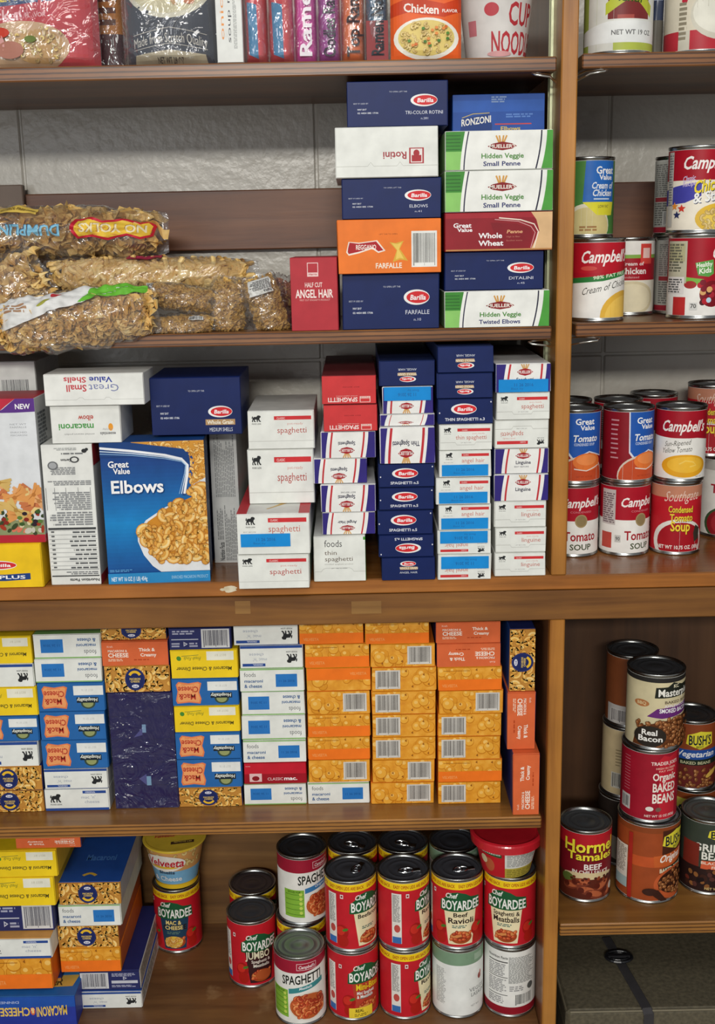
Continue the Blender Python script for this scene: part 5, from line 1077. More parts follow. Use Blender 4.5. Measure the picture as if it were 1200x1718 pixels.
stack(YF(187, 1690, FLZ), FLZ, [
    (135, 239, 1662, d_flmac, '', dict(W0, rot=180, dy=.0, label='white lion-mark macaroni box lying flat on the cabinet floor', sprint=lambda P: P.lines(.05, .2, .95, .9, 3, 'A8A8A0', 3))),
    (133, 236, 1628, d_navyback, '', dict(base='2A2F62', side='D8D8D0', top='262C66', dy=.004, label='navy barcode macaroni box, second from the cabinet floor', sprint=lambda P: P.lines(.05, .2, .95, .9, 4, 'A8A8A0', 4))),
    (101, 204, 1589, d_orange('B'), '', dict(OB, dy=.004, label='orange shells box, third from the cabinet floor')),
    (97, 201, 1551, d_kraft(False), '', dict(K0, side='B85C30', dy=.006, label='reddish noodle-print box below the white macaroni box')),
    (98, 204, 1516, d_foods, '', dict(FD, dy=.004, label='white macaroni and cheese box between two noodle-print boxes')),
    (98, 204, 1479, d_kraftpale, '', dict(K0, dy=.004, top='2450A0', side='B8BAC0', label='noodle-print box with blue top, topmost beside the cheese cup',
        topprint=lambda P: (P.band([(.36 + .03 * i, .10 + .035 * math.sin(i * .45)) for i in range(8)], .03, 'D8B040'), P.T('Macaroni', .3, .35, .8, .45, '4C80C8', 1))))], '', .17, 'macaroni_box', G5)
# ================================================================= cans
def can_px(px, py_rim_front, Yc, z, r, h, design, label, **k):
    """stands a can on height z, its axis on the pixel column"""
    X = at(px, py_rim_front, Yc).x
    return make_can(X, Yc, z, r, h, design, label, **k)
RB_, HB_ = 0.0372, 0.1125      # 15 oz can
RS_, HS_ = 0.0335, 0.101       # soup can
GC = 'cans on the cabinet floor'
F0 = FLZ
TABROT[0] = 20
can_px(303, 1600, YF(303, 1600, F0) + RB_, F0, RB_, HB_, c_macch, 'red and yellow mac and cheese can under the yellow cheese cup', group=GC, rot=-4, lidcol='8A8C90')
mc_x, mc_y = at(303, 1600, YF(303, 1600, F0) + RB_).x, YF(303, 1600, F0) + RB_
can_px(427, 1656, YF(427, 1658, F0) + RB_, F0, RB_, HB_, c_jumbo, 'red jumbo spaghetti and meatballs can with plain dark lid', group=GC, rot=0, lidcol='54565C')
yb_ = YF(427, 1658, F0) + RB_
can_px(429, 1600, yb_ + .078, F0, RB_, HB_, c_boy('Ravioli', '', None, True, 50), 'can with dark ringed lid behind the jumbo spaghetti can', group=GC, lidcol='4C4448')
ys = YF(506, 1722, F0) + RB_
can_px(506, 1700, ys, F0, RB_, HB_, c_spag('Meatballs', '3C8C90', 0), 'white and burgundy spaghetti can in the front row', group=GC, rot=0, lidcol='7C8480')
yr = ys + .079
can_px(509, 1640, yr, F0, RB_, HB_, c_boy('Ravioli', '', None, True, 50), 'yellow-banded can under the upper spaghetti can', group=GC)
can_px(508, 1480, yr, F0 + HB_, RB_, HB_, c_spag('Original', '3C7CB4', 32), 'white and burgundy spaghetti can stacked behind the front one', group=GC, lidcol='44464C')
yc = YF(592, 1713, F0) + RB_
for (px, lo, up, l1, l2, rl, ru, tb) in (
    (593, c_mini, c_boy('Beefaroni', '', None, True, 41, tomat=(-62,)), 'mini spaghetti can with yellow REAL patch, front row bottom', 'beefaroni can with open-tab lid, front row top', 6, 0, (True, 65)),
    (680, c_boy('Ravioli', '', None, True, 62), c_boy('Ravioli', '', None, True, 67), 'red ravioli can turned sideways, front row bottom', 'red ravioli can turned sideways, front row top', 0, 0, (True, 10)),
    (768, c_vegl, c_boy('Beef', 'Ravioli', None, True, 0, tomat=(-44, 42)), 'white and grey-green vegetable lasagna can, front row bottom', 'beef ravioli can facing forward, front row top', 0, 0, (True, 15)),
    (855, c_nutri, c_boy('Spaghetti &', 'Meatballs', None, True, -22, tomat=(56,)), 'can showing white nutrition panel, front row bottom by divider', 'spaghetti and meatballs can under the red bowl', 0, 2, (False, 0))):
    X = at(px, 1650, yc).x
    make_can(X, yc, F0, RB_, HB_, lo, l1, rot=rl, group=GC)
    TABROT[0] = tb[1]
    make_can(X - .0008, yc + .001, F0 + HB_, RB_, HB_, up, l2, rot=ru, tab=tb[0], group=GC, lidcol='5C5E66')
TABROT[0] = -20
for i, (px, w) in enumerate(((593, 'beefaroni can'), (677, 'upper sideways ravioli can'), (762, 'beef ravioli can'), (850, 'spaghetti and meatballs can'))):
    X = at(px, 1480, yc + .0785).x
    make_can(X, yc + .0785, F0, RB_, HB_, c_boy('Ravioli', '', None, True, 40), 'lower rear can directly behind the ' + w + ' stack', group=GC)
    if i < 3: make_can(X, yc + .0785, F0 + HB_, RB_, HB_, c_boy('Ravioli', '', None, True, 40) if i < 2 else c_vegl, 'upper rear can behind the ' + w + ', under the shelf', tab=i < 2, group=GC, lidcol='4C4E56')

# cheese cup on the mac can
def cup(X, Y, Z, r0, r1, h, label, name, body, lidm, design, group=None, lip=0.004, lidh=0.0, lidtop=None, seg=72, rot=0):
    root = empty(name, (X, Y, Z), math.radians(rot)); tag(root, label, 'bowl' if 'bowl' in name else 'cup', group)
    mb = MB(); mb.lathe([(0.0001, .003), (r0 * .9, .003), (r0 * .93, 0), (r0, 0), (r0 + .0005, .002), (r1, h - .003), (r1 + lip * .6, h - .003), (r1 + lip * .6, h - .001), (r1, h - .001)], body, seg); mb.build('cup_body', root, smooth=True)
    sl = math.hypot(r1 - r0, h); W = 2 * math.pi * r1
    lm = MB()
    def mp(a, b, d):
        t = min(max(b / sl, 0.015), .97); rr = r0 + .0009 + (r1 - r0) * t + d; th = a / r1
        return (rr * math.sin(th), -rr * math.cos(th), t * h)
    F = Face(lm, W, sl, mp, 0, clip=False); F.cell = (W / 120, sl / 6); F.deg = True; F.k = W / 360; F.lay = 2e-5; design(F); lm.build('printed_sleeve', root)
    tm = MB(); R = r1 + lip
    if lidh: tm.lathe([(R - .002, h - lidh), (R, h - lidh + .001), (R + .001, h - .002), (R, h), (R - .003, h + .0015), (R - .006, h - .001), (R * .86, h - .0012), (R * .84, h - .0035), (.0001, h - .0035)], lidm, seg)
    else: tm.lathe([(r1 + .001, h - .0035), (R, h - .003), (R + .0006, h - .001), (R, h), (R * .92, h + .0002), (R * .90, h - .0008), (.0001, h - .0006)], lidm, seg)
    if lidtop:
        Ft = Face(tm, 2 * R, 2 * R, lambda a, b, d: (a - R, b - R, h + .0002 + d), 0, clip=False); lidtop(Ft)
    tm.build('lid', root, smooth=False); return root
def s_velv(P):
    P.rect(-180, 0, 180, 1, 'F0C82C'); P.rect(-180, .12, 180, .52, '7CB4D8'); P.rect(-180, .46, 180, .92, 'D8A060'); P.pile(26, 4, .005, PAL_EG, None, -60, .60, 70, .95); P.ell(-10, .66, 48, .20, 'F2EEE4'); P.T('Velveeta', -50, .58, 34, .78, 'C82434', 1, .15); P.ell(-12, .56, 34, .03, 'E8C040'); P.T('Shells', -24, .40, 14, .48, '3C5068', 1); P.T('& Cheese', -40, .22, 30, .34, 'E8F0F4', 1); P.rect(-180, 0, 180, .12, 'F0C82C')
def l_velv(P):
    for (u, v, s) in ((.08, .60, 1), (.30, .22, 1), (.62, .62, 1), (.56, .12, 1)):
        pass
    P.poly([(.10, .62), (.42, .74), (.44, .66), (.12, .54)], '4C3424'); P.poly([(.50, .30), (.84, .42), (.86, .34), (.52, .22)], '4C3424'); P.T('PULL BACK', .15, .60, .40, .64, 'E8C860', 1, 0, .08); P.T('REMOVE LID', .55, .28, .82, .32, 'E8C860', 1, 0, .08)
    P.T('Velveeta', .18, .38, .50, .48, 'C83440', 1, .2, .10); P.T('Velveeta', .58, .62, .90, .72, 'C83440', 1, .2, .10)
cup(at(299, 1500, mc_y).x, mc_y, F0 + HB_, .031, .046, .075, 'yellow cheese cup with foil lid standing on the red mac can', 'cheese_cup', paper('F0CC3C', .35), paper('E4C440', .3), s_velv, lidtop=l_velv, rot=-8)
def s_bowl(P):
    P.rect(-180, 0, 180, 1, 'C01C28'); P.rect(-10, 0, 64, .74, 'B4A440'); P.rect(-10, .30, 64, .74, 'DCDCD6'); P.lines(-6, .34, 60, .70, 8, '9A9C9A', 3); P.lines(-6, .04, 60, .26, 4, '8C8030', 3); P.poly([(-62, .78), (-16, .70), (-16, .60), (-62, .66)], '1E5A34'); P.T('BOYARDEE', -58, .665, -18, .70, 'F0F0E8', 1); P.ell(-44, .34, 12, .2, 'B85A38'); P.ell(-56, .46, 8, .12, 'D8C8A0'); P.poly([(-70, .88), (-58, .86), (-58, .72), (-70, .74)], 'F0D030')
cup(at(850, 1455, yc - .006).x, yc - .001, F0 + 2 * HB_, .034, .047, .058, 'red microwave bowl with red plastic lid on the meatballs can', 'microwave_bowl', paper('B01824', .3), paper('C8202E', .22, .6), s_bowl, lidh=.014)

# right bay, second shelf
SR = S2T + .0025; GR = 'soup cans in the right bay'
yA = 0.052
can_px(1000, 540, yA, SR, RS_, HS_, c_campred('cream', 8), 'cream of chicken can with green fat-free band, front', group=GR)
yB2 = yA + .083
can_px(986, 500, yB2, SR, RS_, HS_, c_campred('facts'), 'can hidden behind the fat-free cream of chicken can', group=GR)
can_px(985, 380, yB2, SR + HS_, RS_ * 1.0, HS_, c_gvcream, 'green and blue cream of chicken can stacked at the back', group=GR, rot=-8)
can_px(1052, 530, yB2 + .012, SR, RS_ * .99, HS_, c_campred('hr'), 'cream of chicken can with white top band, set behind', group=GR)
yK = .062
for px, lo, up, l1, l2 in ((1168, 'kids', 'stars', 'healthy kids soup can below the chicken and stars can', 'chicken and stars soup can on top at the right edge'),):
    make_can(at(px, 530, yK).x, yK, SR, .0372, .104, c_campred(lo), l1, group=GR); make_can(at(px, 400, yK).x, yK, SR + .104, .0372, .104, c_campred(up), l2, group=GR)
yK2 = yK + .088
make_can(at(1139, 530, yK2).x, yK2, SR, RS_, HS_, c_campred('facts'), 'lower grey-labelled can behind the healthy kids can', group=GR, rot=8); make_can(at(1139, 400, yK2).x, yK2, SR + HS_, RS_, HS_, c_campred('facts'), 'upper grey-labelled can behind the chicken and stars can', group=GR, rot=-6, lidbase='8C3C30')
# right bay, third shelf
yT = YF(1048, 934, S3T) + RS_
XT = [at(963, 830, yT).x, at(1049, 830, yT).x, at(1135, 830, yT).x]
lab = [('condensed tomato soup can beside the divider, bottom row', 'red tomato soup can with blue panel beside the divider'),
       ('condensed tomato soup can, middle of the bottom row', 'red tomato soup can with blue panel, middle'),
       ('orange-topped condensed tomato soup can with yellow lettering, front', 'yellow tomato soup can with burgundy top')]
des = [(c_campred('tomato', 8), c_gvtom(-8)), (c_campred('tomato', 28), c_gvtom(10)), (c_south(-10), c_campred('yellow', -6))]
for i in range(3):
    make_can(XT[i], yT, S3T, RS_, HS_ - (0, 0, 0)[i], des[i][0], lab[i][0], group=GR, rot=0)
    make_can(XT[i] + (.0006, .0012, .002)[i], yT, S3T + HS_, RS_, HS_, des[i][1], lab[i][1], group=GR)
for i, (px, t) in enumerate(((952, 'first'), (1037, 'second'), (1096, 'third'))):
    yy = yT + .075 + (.049 if i == 2 else 0)
    make_can(at(px, 700, yy).x, yy, S3T, RS_, HS_, c_campred('tomato'), t + ' rear soup can from the divider, third shelf, bottom', group=GR)
    make_can(at(px, 700, yy).x, yy, S3T + HS_, RS_, HS_, c_campred('tomato', 40), t + ' rear soup can from the divider, third shelf, top', group=GR)
yG = YF(1215, 905, S3T) + .0405
make_can(at(1222, 800, yG).x, yG, S3T, .0405, .118, c_campred('bisque'), 'tall white tomato soup can at the right edge', group=GR, rot=-8)
make_can(at(1196, 650, yG).x, yG, S3T + .118, RS_ * 1.0, HS_, c_south(-26), 'orange-topped condensed tomato soup can on the tall white can', group=GR)
# right bay, bean shelf
GB = 'bean and tamale cans on the lower right shelf'
yH = YF(981, 1515, S5T) + RB_
can_px(981, 1450, yH, S5T, RB_, HB_, c_hormel, 'red tamales can with yellow lettering beside the lower divider', group=GB, lidcol='54585C')
yO = YF(1086, 1517, S5T) + .044
H1 = .1275
make_can(at(1086, 1450, yO).x, yO, S5T, .044, .124, c_bush('orig', -14), 'large brown original baked beans can at the bottom of the tower', group=GB)
make_can(at(1090, 1290, yO).x, yO, S5T + .124, .0395, .110, c_tj, 'dark red organic baked beans can, middle of the tower', group=GB)
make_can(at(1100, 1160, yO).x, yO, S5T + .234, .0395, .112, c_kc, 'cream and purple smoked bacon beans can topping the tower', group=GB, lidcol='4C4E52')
yQ = yO + .092
for k, (ds, l, r_) in enumerate(((c_bush('dark'), 'dark can at the bottom of the rear bean stack', 20), (c_bush('beige'), 'beige can in the middle of the rear bean stack', 0), (c_bush('orange'), 'brown and orange can topping the rear bean stack', -14))):
    make_can(at(1048 + k * 6, 1300 - 80 * k, yQ).x, yQ, S5T + k * .1125, RB_, .1125, ds, l, group=GB, rot=r_, lidcol='54565A')
yV = YF(1187, 1503, S5T) + .0392
make_can(at(1186, 1440, yV).x, yV, S5T, .0392, .117, c_bush('grill', -20), 'black bean fiesta can with open-print lid at the right edge', group=GB, tab=False, lidcol='6A6E6C')
yW = yV + .10
make_can(at(1162, 1330, yW).x, yW, S5T, RB_, .1125, c_bush('plain'), 'orange-brown can under the vegetarian beans can', group=GB)
make_can(at(1160, 1240, yW).x, yW, S5T + .1125, RB_, .1125, c_bush('veg', 0), 'vegetarian baked beans can with blue band, rear right', group=GB, lidcol='3C3E42')

# olive case below, with its strap
cz = ZP(1702, 600, .02); FR = FLZ - .20
cx0 = at(952, 1700, .02).x; cx1 = XR - .01
case = empty('storage_case', ((cx0 + cx1) / 2, .11, FR)); tag(case, 'olive-brown fabric case with a strap under the bean shelf', 'case')
CANVAS = mottle('olive_canvas', ['4A4434', '585140', '645C48'], 160, .75, bump=.15)
hw = (cx1 - cx0) / 2; hh = cz - FR
mb = MB(); mb.box(-hw, hw, -.09, .12, 0, hh - .035, CANVAS, .006); mb.build('case_body', case)
mb = MB(); mb.box(-hw - .002, hw + .002, -.093, .122, hh - .033, hh, CANVAS, .006); mb.build('case_lid', case)
mb = MB(); mb.tube([(-hw + .004, -.092, hh - .002), (hw, -.092, hh - .002)], .0016, paper('7C7460', .6), 6); mb.tube([(-hw - .001, -.09, hh - .001), (-hw - .001, .12, hh - .001)], .0016, paper('6C6452', .6), 6); mb.build('piping', case)
def caseP(px, py): p = atz(px, py, cz + .0015); return (p.x - case.location.x, p.y - case.location.y, hh + .0012)
a, b = Vector(caseP(1040, 1612)), Vector(caseP(1086, 1692)); dr = (b - a).normalized(); sd = Vector((dr.y, -dr.x, 0)) * .0075
a2, b2_ = a - dr * .06, b
mb = MB(); STR = paper('3C3A3C', .6)
P_ = [a2, a, (a + b) / 2, b2_]
rows = []
for p in P_ + [Vector((b2_.x + .002, -.0965, hh - .006)), Vector((b2_.x + .003, -.097, .02))]: rows.append([tuple(p - sd), tuple(p - sd * .8 + Vector((0, 0, .0018))), tuple(p + sd * .8 + Vector((0, 0, .0018))), tuple(p + sd)])
mb.grid(rows, STR); mb.build('strap', case)
mb = MB(); bc = a - dr * .004
for q in (0, 1):
    pts = [(bc.x + (.020 - q * .006) * math.cos(t) , bc.y + (.014 - q * .005) * math.sin(t), hh + .006) for t in [2 * math.pi * i / 24 for i in range(25)]]
    mb.tube(pts, .0022, paper('1C1C20', .3, .5), 6)
mb.box(bc.x - .018, bc.x + .018, bc.y - .004, bc.y + .006, hh + .003, hh + .009, paper('1C1C20', .3, .5), .002)
mb.build('buckle', case)

# ================================================================= bags
def ribbons(mb, n, place, kind, mats, rnd):
    for i in range(n):
        p, nrm = place(rnd); a = rnd.uniform(0, math.tau); t = nrm.orthogonal().normalized(); t = (Matrix.Rotation(a, 3, nrm) @ t).normalized(); b = nrm.cross(t)
        if kind == 'egg': L, W, tw, bd = rnd.uniform(.030, .050), .0064, rnd.uniform(.6, 2.4), .005
        elif kind == 'rotini': L, W, tw, bd = rnd.uniform(.026, .038), .0066, 9.5, .001
        elif kind == 'penne': L, W, tw, bd = rnd.uniform(.022, .030), .0036, rnd.uniform(-.6, .6), .002
        else: L, W, tw, bd = rnd.uniform(.005, .010), .0024, 2, .001
        ns = 14 if kind == 'rotini' else (8 if kind == 'egg' else 4); rows = []
        for k in range(ns + 1):
            s = k / ns - .5; ph = tw * s; w = (nrm * math.cos(ph) + b * math.sin(ph)) if kind != 'penne' else b
            c = p + t * (L * s) + b * bd * math.sin(s * 9 + a) + nrm * bd * .6 * math.cos(s * 7)
            if kind == 'penne': rows.append([tuple(c + (b * math.cos(u) + nrm * math.sin(u)) * W) for u in [math.tau * j / 7 for j in range(7)]])
            else: rows.append([tuple(c - w * W), tuple(c + w * W)])
        mb.grid(rows, mats[rnd.randrange(len(mats))], kind == 'penne')
EGGM = [mottle('noodle_a', ['DCB466', 'EAC880', 'F2DA9E'], 60, .5), mottle('noodle_b', ['CCA052', 'DEB66C', 'EAC884'], 60, .5)]
COREM = mottle('noodle_core', ['B48C48', 'CCA45C', 'DCB870'], 90, .7, bump=.6)
CRUMB = [mottle('crumb_a', ['B88E40', 'D6AC5C', 'E6C47A'], 200, .6)]
NB = [0]
FILM = film(shine=.13, haze=.045)
def bag(x0, x1, y0, y1, Yc, D, label, tilt=0.0, kind='egg', n=260, prints=None, mats=EGGM, zmin=S2T, fill=.86, yaw=0.0, hang=False, group='bags of noodles', seal=1.0, cat='bag', name='pasta_bag', shelfz=None):
    """clear pillow bag: x0..x1 is the long axis, y0..y1 its height in the photograph, D its depth"""
    NB[0] += 1; rnd = random.Random(40 + NB[0]); sd = NB[0] * 7.3
    c = at((x0 + x1) / 2, (y0 + y1) / 2, Yc); A = (at(x1, (y0 + y1) / 2, Yc).x - at(x0, (y0 + y1) / 2, Yc).x) / 2; H = (at((x0 + x1) / 2, y0, Yc).z - at((x0 + x1) / 2, y1, Yc).z) / 2
    if abs(math.sin(tilt)) > .5: A, H = max(A, H), min(A, H)
    root = empty(name, c, 0.0); tag(root, label, cat, group); R = Matrix.Rotation(yaw, 3, 'Z') @ Matrix.Rotation(-tilt, 3, 'Y')
    def fix(v):
        w = v.copy()
        if w.z + c.z < zmin + .0012 and w.y + c.y > -.004: w.z = zmin + .0012 - c.z
        if w.y + c.y < -.003 and w.z + c.z < zmin and not hang: w.z = zmin - c.z + .001
        if w.y + c.y > .262: w.y = .262 - c.y
        return w
    def sec(s):
        q = abs(s); ry = D / 2 * max(0.03, (1 - min(1, q / .93) ** 3.0)) ** .55; rz = H * (.72 + .28 * math.sqrt(max(0, 1 - q ** 2)))
        if q > .93: ry = .0022
        return ry, rz
    def surf(s, ph, k=1.0, off=0.0):
        ry, rz = sec(s); p = Vector((A * s * (seal if abs(s) > .93 else 1), -ry * math.cos(ph), rz * math.sin(ph)))
        am = .16 * min(D / 2, H) * (1 if abs(s) < .93 else .5)
        nn = noise.noise(Vector((s * 4.2 + sd, math.cos(ph) * 1.9, math.sin(ph) * 1.9))) + .55 * noise.noise(Vector((s * 11 + sd, math.cos(ph) * 5, math.sin(ph) * 5)))
        rr = 1.0 + (am * nn) / max(.02, min(D / 2, H) * 1.0)
        p.y *= k * rr; p.z *= k * rr
        o = Vector((0, -math.cos(ph) * rz, math.sin(ph) * ry));
        if o.length > 0: p += o.normalized() * off
        if abs(s) > .93: p.y += .004 * math.sin(ph * 3 + s * 5) + .003 * noise.noise(Vector((ph * 3, s, sd)))
        return fix(R @ p)
    mb = MB(); nu, nv = 64, 48
    ss = [-1 + 2 * i / nu for i in range(nu + 1)]
    mb.grid([[tuple(surf(s, math.tau * j / nv)) for j in range(nv)] for s in ss], FILM, True)
    mb.build('plastic_film', root, smooth=True)
    cm = MB(); cm.grid([[tuple(surf(max(-.9, min(.9, s * .93)), math.tau * j / 24, .66 * fill / .86)) for j in range(24)] for s in ss[4:-4:2]], COREM, True)
    cm.build('noodle_core', root, smooth=True)['kind'] = 'stuff'
    nm = MB()
    def place(r):
        s = r.uniform(-.88, .88); ph = r.uniform(-1.7, 2.2); k = r.uniform(.60, fill - .10)
        p = surf(s, ph, k); q = surf(s, ph, k * .8); nrm = (p - q); nrm = nrm.normalized() if nrm.length > 1e-6 else Vector((0, -1, 0)); return p, nrm
    ribbons(nm, n, place, kind, mats, rnd); no_ = nm.build('noodles', root, smooth=False); no_['kind'] = 'stuff'
    if prints:
        for nm_, s0, s1, p0, p1, fn, rot in prints:
            pm = MB(); W = A * (s1 - s0); Hh = (p1 - p0) * (H + D / 2) / 2
            F = Face(pm, W, Hh, lambda a, b, d: tuple(surf(s0 + (s1 - s0) * a / W, p0 + (p1 - p0) * b / Hh, 1.0, .0010 + d * 6)), rot)
            F.cell = (A * 2 / nu * .5, Hh / 24); fn(F); pm.build(nm_, root)
    return root
def p_noyolks(P):
    P.poly([(.02, .3), (.06, .85), (.2, .98), (.35, .82), (.55, 1.0), (.75, .88), (.92, .98), (1, .6), (.95, .1), (.8, .0), (.62, .2), (.4, .0), (.2, .15), (.08, .02)], 'C8283C')
    P.poly([(.06, .35), (.09, .78), (.2, .88), (.35, .72), (.55, .9), (.75, .78), (.9, .88), (.95, .6), (.91, .2), (.8, .12), (.62, .3), (.4, .12), (.2, .27), (.11, .14)], 'F0C848'); P.T('NO YOLKS', .12, .32, .90, .68, '8C3C28', 1); P.T('NO YOLKS', .115, .335, .895, .695, 'F6E8C0', 1)
def p_dump(P): P.T('DUMPLINGS', .03, .14, .98, .86, '3C7CA8', 1); P.T('DUMPLINGS', .022, .17, .972, .89, '8CC8E4', 1)
def p_yel(P): P.rect(0, 0, 1, 1, 'E8C860'); P.T('CHOLESTEROL FREE EGG', .05, .3, .95, .7, '6C5020', 1)
def p_klein(P): P.T('KLUSKI', .03, .1, .97, .9, '4C98C4', 1)
def p_white(P):
    P.poly([(0, 0), (0, 1), (1, 1), (1, .70), (.62, .56), (.3, .30)], 'E4E4E2'); P.poly([(.56, .54), (.62, .56), (1, .70), (1, 1), (.66, 1)], '6CBC3C'); P.ell(.42, .78, .035, .09, 'D03C44'); P.ell(.34, .60, .05, .05, 'A8A84C', 14, .3); P.lines(.06, .45, .24, .7, 3, 'B08868', 3)
def p_code(P): P.barcode(0, 0, 1, 1, 5, 'D0D0CC', '3C3C40', 20)
def p_pink(P): P.rect(0, 0, 1, 1, 'A83050')
def p_stick(P): P.rect(0, 0, 1, 1, 'E0E0DC'); P.T('Pasta', .05, .75, .4, .95, '303030', 1); P.lines(.05, .1, .95, .7, 7, '4C4C4C', 4)
bag(-70, 160, 434, 500, .215, .09, 'noodle bag with blue kluski lettering under the top bag', kind='egg', n=160, prints=[('printed_lettering', .42, .92, .35, 1.0, p_klein, 180)])
bag(75, 435, 430, 494, .112, .09, 'long bag of ribbon noodles lying below the yellow-lettered bag', tilt=-.02, kind='penne', n=360, prints=[('barcode', .0, .16, -.75, -.30, p_code, 0), ('printed_patch', -.20, .12, .95, 1.5, p_pink, 0)])
bag(-90, 283, 346, 434, .135, .11, 'top noodle bag with upside-down red and yellow lettering', tilt=-.03, kind='egg', n=230, zmin=ZP(436, 200, .12), prints=[('printed_logo', .20, .93, -.25, .62, p_noyolks, 180), ('printed_lettering', -.62, .14, -.20, .35, p_dump, 180), ('printed_strip', -.55, -.12, .75, 1.15, p_yel, 0)])
bag(-85, 98, 440, 575, .082, .07, 'noodle bag leaning at the left edge, seal pointing up', tilt=.55, kind='rotini', n=150)
bag(-10, 268, 486, 588, .004, .085, 'front bag of twisted noodles with white and green label', tilt=.10, kind='rotini', n=330, hang=True, prints=[('printed_label', -.90, .92, -.10, 1.30, p_white, 0)])
bag(250, 362, 476, 524, .035, .06, 'small noodle bag above another small one, right of the white label', tilt=-.15, kind='crumb', n=500, mats=CRUMB)
bag(248, 362, 525, 574, .030, .06, 'small noodle bag lying flat on the shelf front', tilt=.02, kind='crumb', n=500, mats=CRUMB, prints=[('barcode', .3, .7, .6, .9, p_code, 0)])
bag(440, 496, 460, 552, .105, .06, 'pinkish bag tucked behind the bag with the sticker', kind='crumb', n=300, mats=[mottle('pink_pasta', ['8C5038', 'A86848', 'BC8060'], 120, .6)])
bag(328, 440, 484, 556, .050, .07, 'upright bag of small brown pasta with a folded seal', tilt=1.45, kind='crumb', n=700, mats=CRUMB)
bag(392, 504, 480, 550, .045, .07, 'upright bag of small pasta with a printed price sticker', tilt=-1.30, kind='crumb', n=700, mats=CRUMB, prints=[('sticker', -.86, -.42, -.6, .7, p_stick, 270)])

# ================================================================= top shelf packets
def pouch(x0, x1, Hm, Y, D, label, base, design, right=False, name='noodle_packet', cat='packet', group='packets on the top shelf', gloss=.22, over=True, lean=0.0, bot=None):
    z = (S1T + .0025 if right else S1T) + .0003; NB[0] += 1; sd = NB[0] * 3.1
    a, b = at(x0, 60, Y), at(x1, 60, Y); w = b.x - a.x
    root = empty(name, ((a.x + b.x) / 2, Y, z)); tag(root, label, cat, group)
    def bulge(u, v):
        s, t = 2 * u / w - 1, v / Hm
        e = max(0, 1 - abs(s) ** 3.5) ** .6 * min(1, max(0, t) / .10 + .55) * (1 if t < .85 else max(.05, (1 - t) / .15))
        return D / 2 * e * (1 + .18 * noise.noise(Vector((u * 30 + sd, v * 30, 0)))) + .0008
    nu, nv = 24, 36
    for sgn in (-1, 1):
        pass
    mb = MB(); bm_ = paper(base, gloss, .5)
    for sgn in (-1, 1):
        rows = [[(-w / 2 + w * i / nu, sgn * bulge(w * i / nu, Hm * j / nv) + D / 2, Hm * j / nv) for i in range(nu + 1)] for j in range(nv + 1)]
        mb.grid(rows if sgn < 0 else [r[::-1] for r in rows], bm_)
    for j0, jf in ((0, 0), (Hm, 1)):
        mb.grid([[(-w / 2 + w * i / nu, D / 2 - bulge(w * i / nu, j0), j0) for i in range(nu + 1)], [(-w / 2 + w * i / nu, D / 2 + bulge(w * i / nu, j0), j0) for i in range(nu + 1)]], bm_)
    F = Face(mb, w, Hm, lambda u, v, d: (-w / 2 + u, D / 2 - bulge(u, v) - .00035 - d * 3, v), 0); F.cell = (w / nu, Hm / nv)
    if design: design(F)
    mb.build('printed_wrapper', root, smooth=True)
    if over:
        fm = MB(); fm.grid([[(-w / 2 - .003 + (w + .006) * i / nu, D / 2 - bulge(w * min(max(i / nu, .02), .98), Hm * j / nv) * 1.04 - .0022 - .0025 * abs(noise.noise(Vector((i * .5, j * .45, sd)))), Hm * j / nv) for i in range(nu + 1)] for j in range(nv + 1)], FILM); fm.build('plastic_film', root, smooth=True)
    return root
def k_six(P):
    P.rect(0, 0, 1, 1, 'C82838'); P.poly([(.08, .345), (.66, .37), (.64, .50), (.06, .49)], '28487C'); P.T('SUPER 6-PACK', .08, .375, .61, .43, 'F0D840', 1, 0, .015); P.poly([(0, .26), (.70, .30), (.68, .38), (0, .34)], 'C83044'); P.T('Chicken', .0, .275, .40, .335, 'F4C8CC', 1); P.T('FLAVOR', .42, .29, .60, .315, 'F4C8CC', 1)
    P.ell(.38, .12, .40, .15, 'D8B48C'); P.ell(.52, .12, .22, .10, 'D0A464'); P.pile(60, 4, P.h * .014, PAL_EG, lambda u, v: ((u - .5) / .26) ** 2 + ((v - .13) / .11) ** 2 < 1); P.ell(.10, .14, .14, .08, 'D8A09C'); P.ell(.20, .20, .09, .03, 'C84434'); P.ell(.46, .16, .05, .02, '6C7C3C'); P.ell(.28, .10, .12, .05, 'B07868')
def k_dark(P): P.rect(0, 0, 1, 1, '4A2830'); P.rect(0, .3, 1, 1, 'B87428'); P.lines(.1, .35, .9, .7, 4, '5C3018', 3, .5)
def k_soup(P):
    P.rect(0, 0, 1, 1, '2C3444'); P.ell(.5, .50, .48, .22, 'E0DCC8'); P.ell(.5, .50, .44, .19, 'D8D0AC')
    r = random.Random(3)
    for i in range(40): P.ell(r.uniform(.12, .88), r.uniform(.36, .62), .07, .025, r.choice(['C87848', 'E4DCC0', 'B8B490', 'D8C89C', 'E8E4D4', 'C8A070']), 10, r.uniform(0, 3))
    P.T('Made from Scratch Quality', .10, .10, .90, .16, 'E0DCD4', 0, 0, 0, .035); P.band([(.10, .09), (.5, .13), (.9, .09)], .004, 'C8C4BC'); P.band([(.10, .18), (.5, .225), (.9, .18)], .004, 'C8C4BC'); P.poly([(.10, 0), (.12, .06), (.5, .09), (.88, .06), (.9, 0)], 'B8AC90'); P.T('NET WT 28 OZ', .36, .01, .64, .045, '3C3428', 1)
def k_onion(P): P.rect(0, 0, 1, 1, 'E4E6E2')
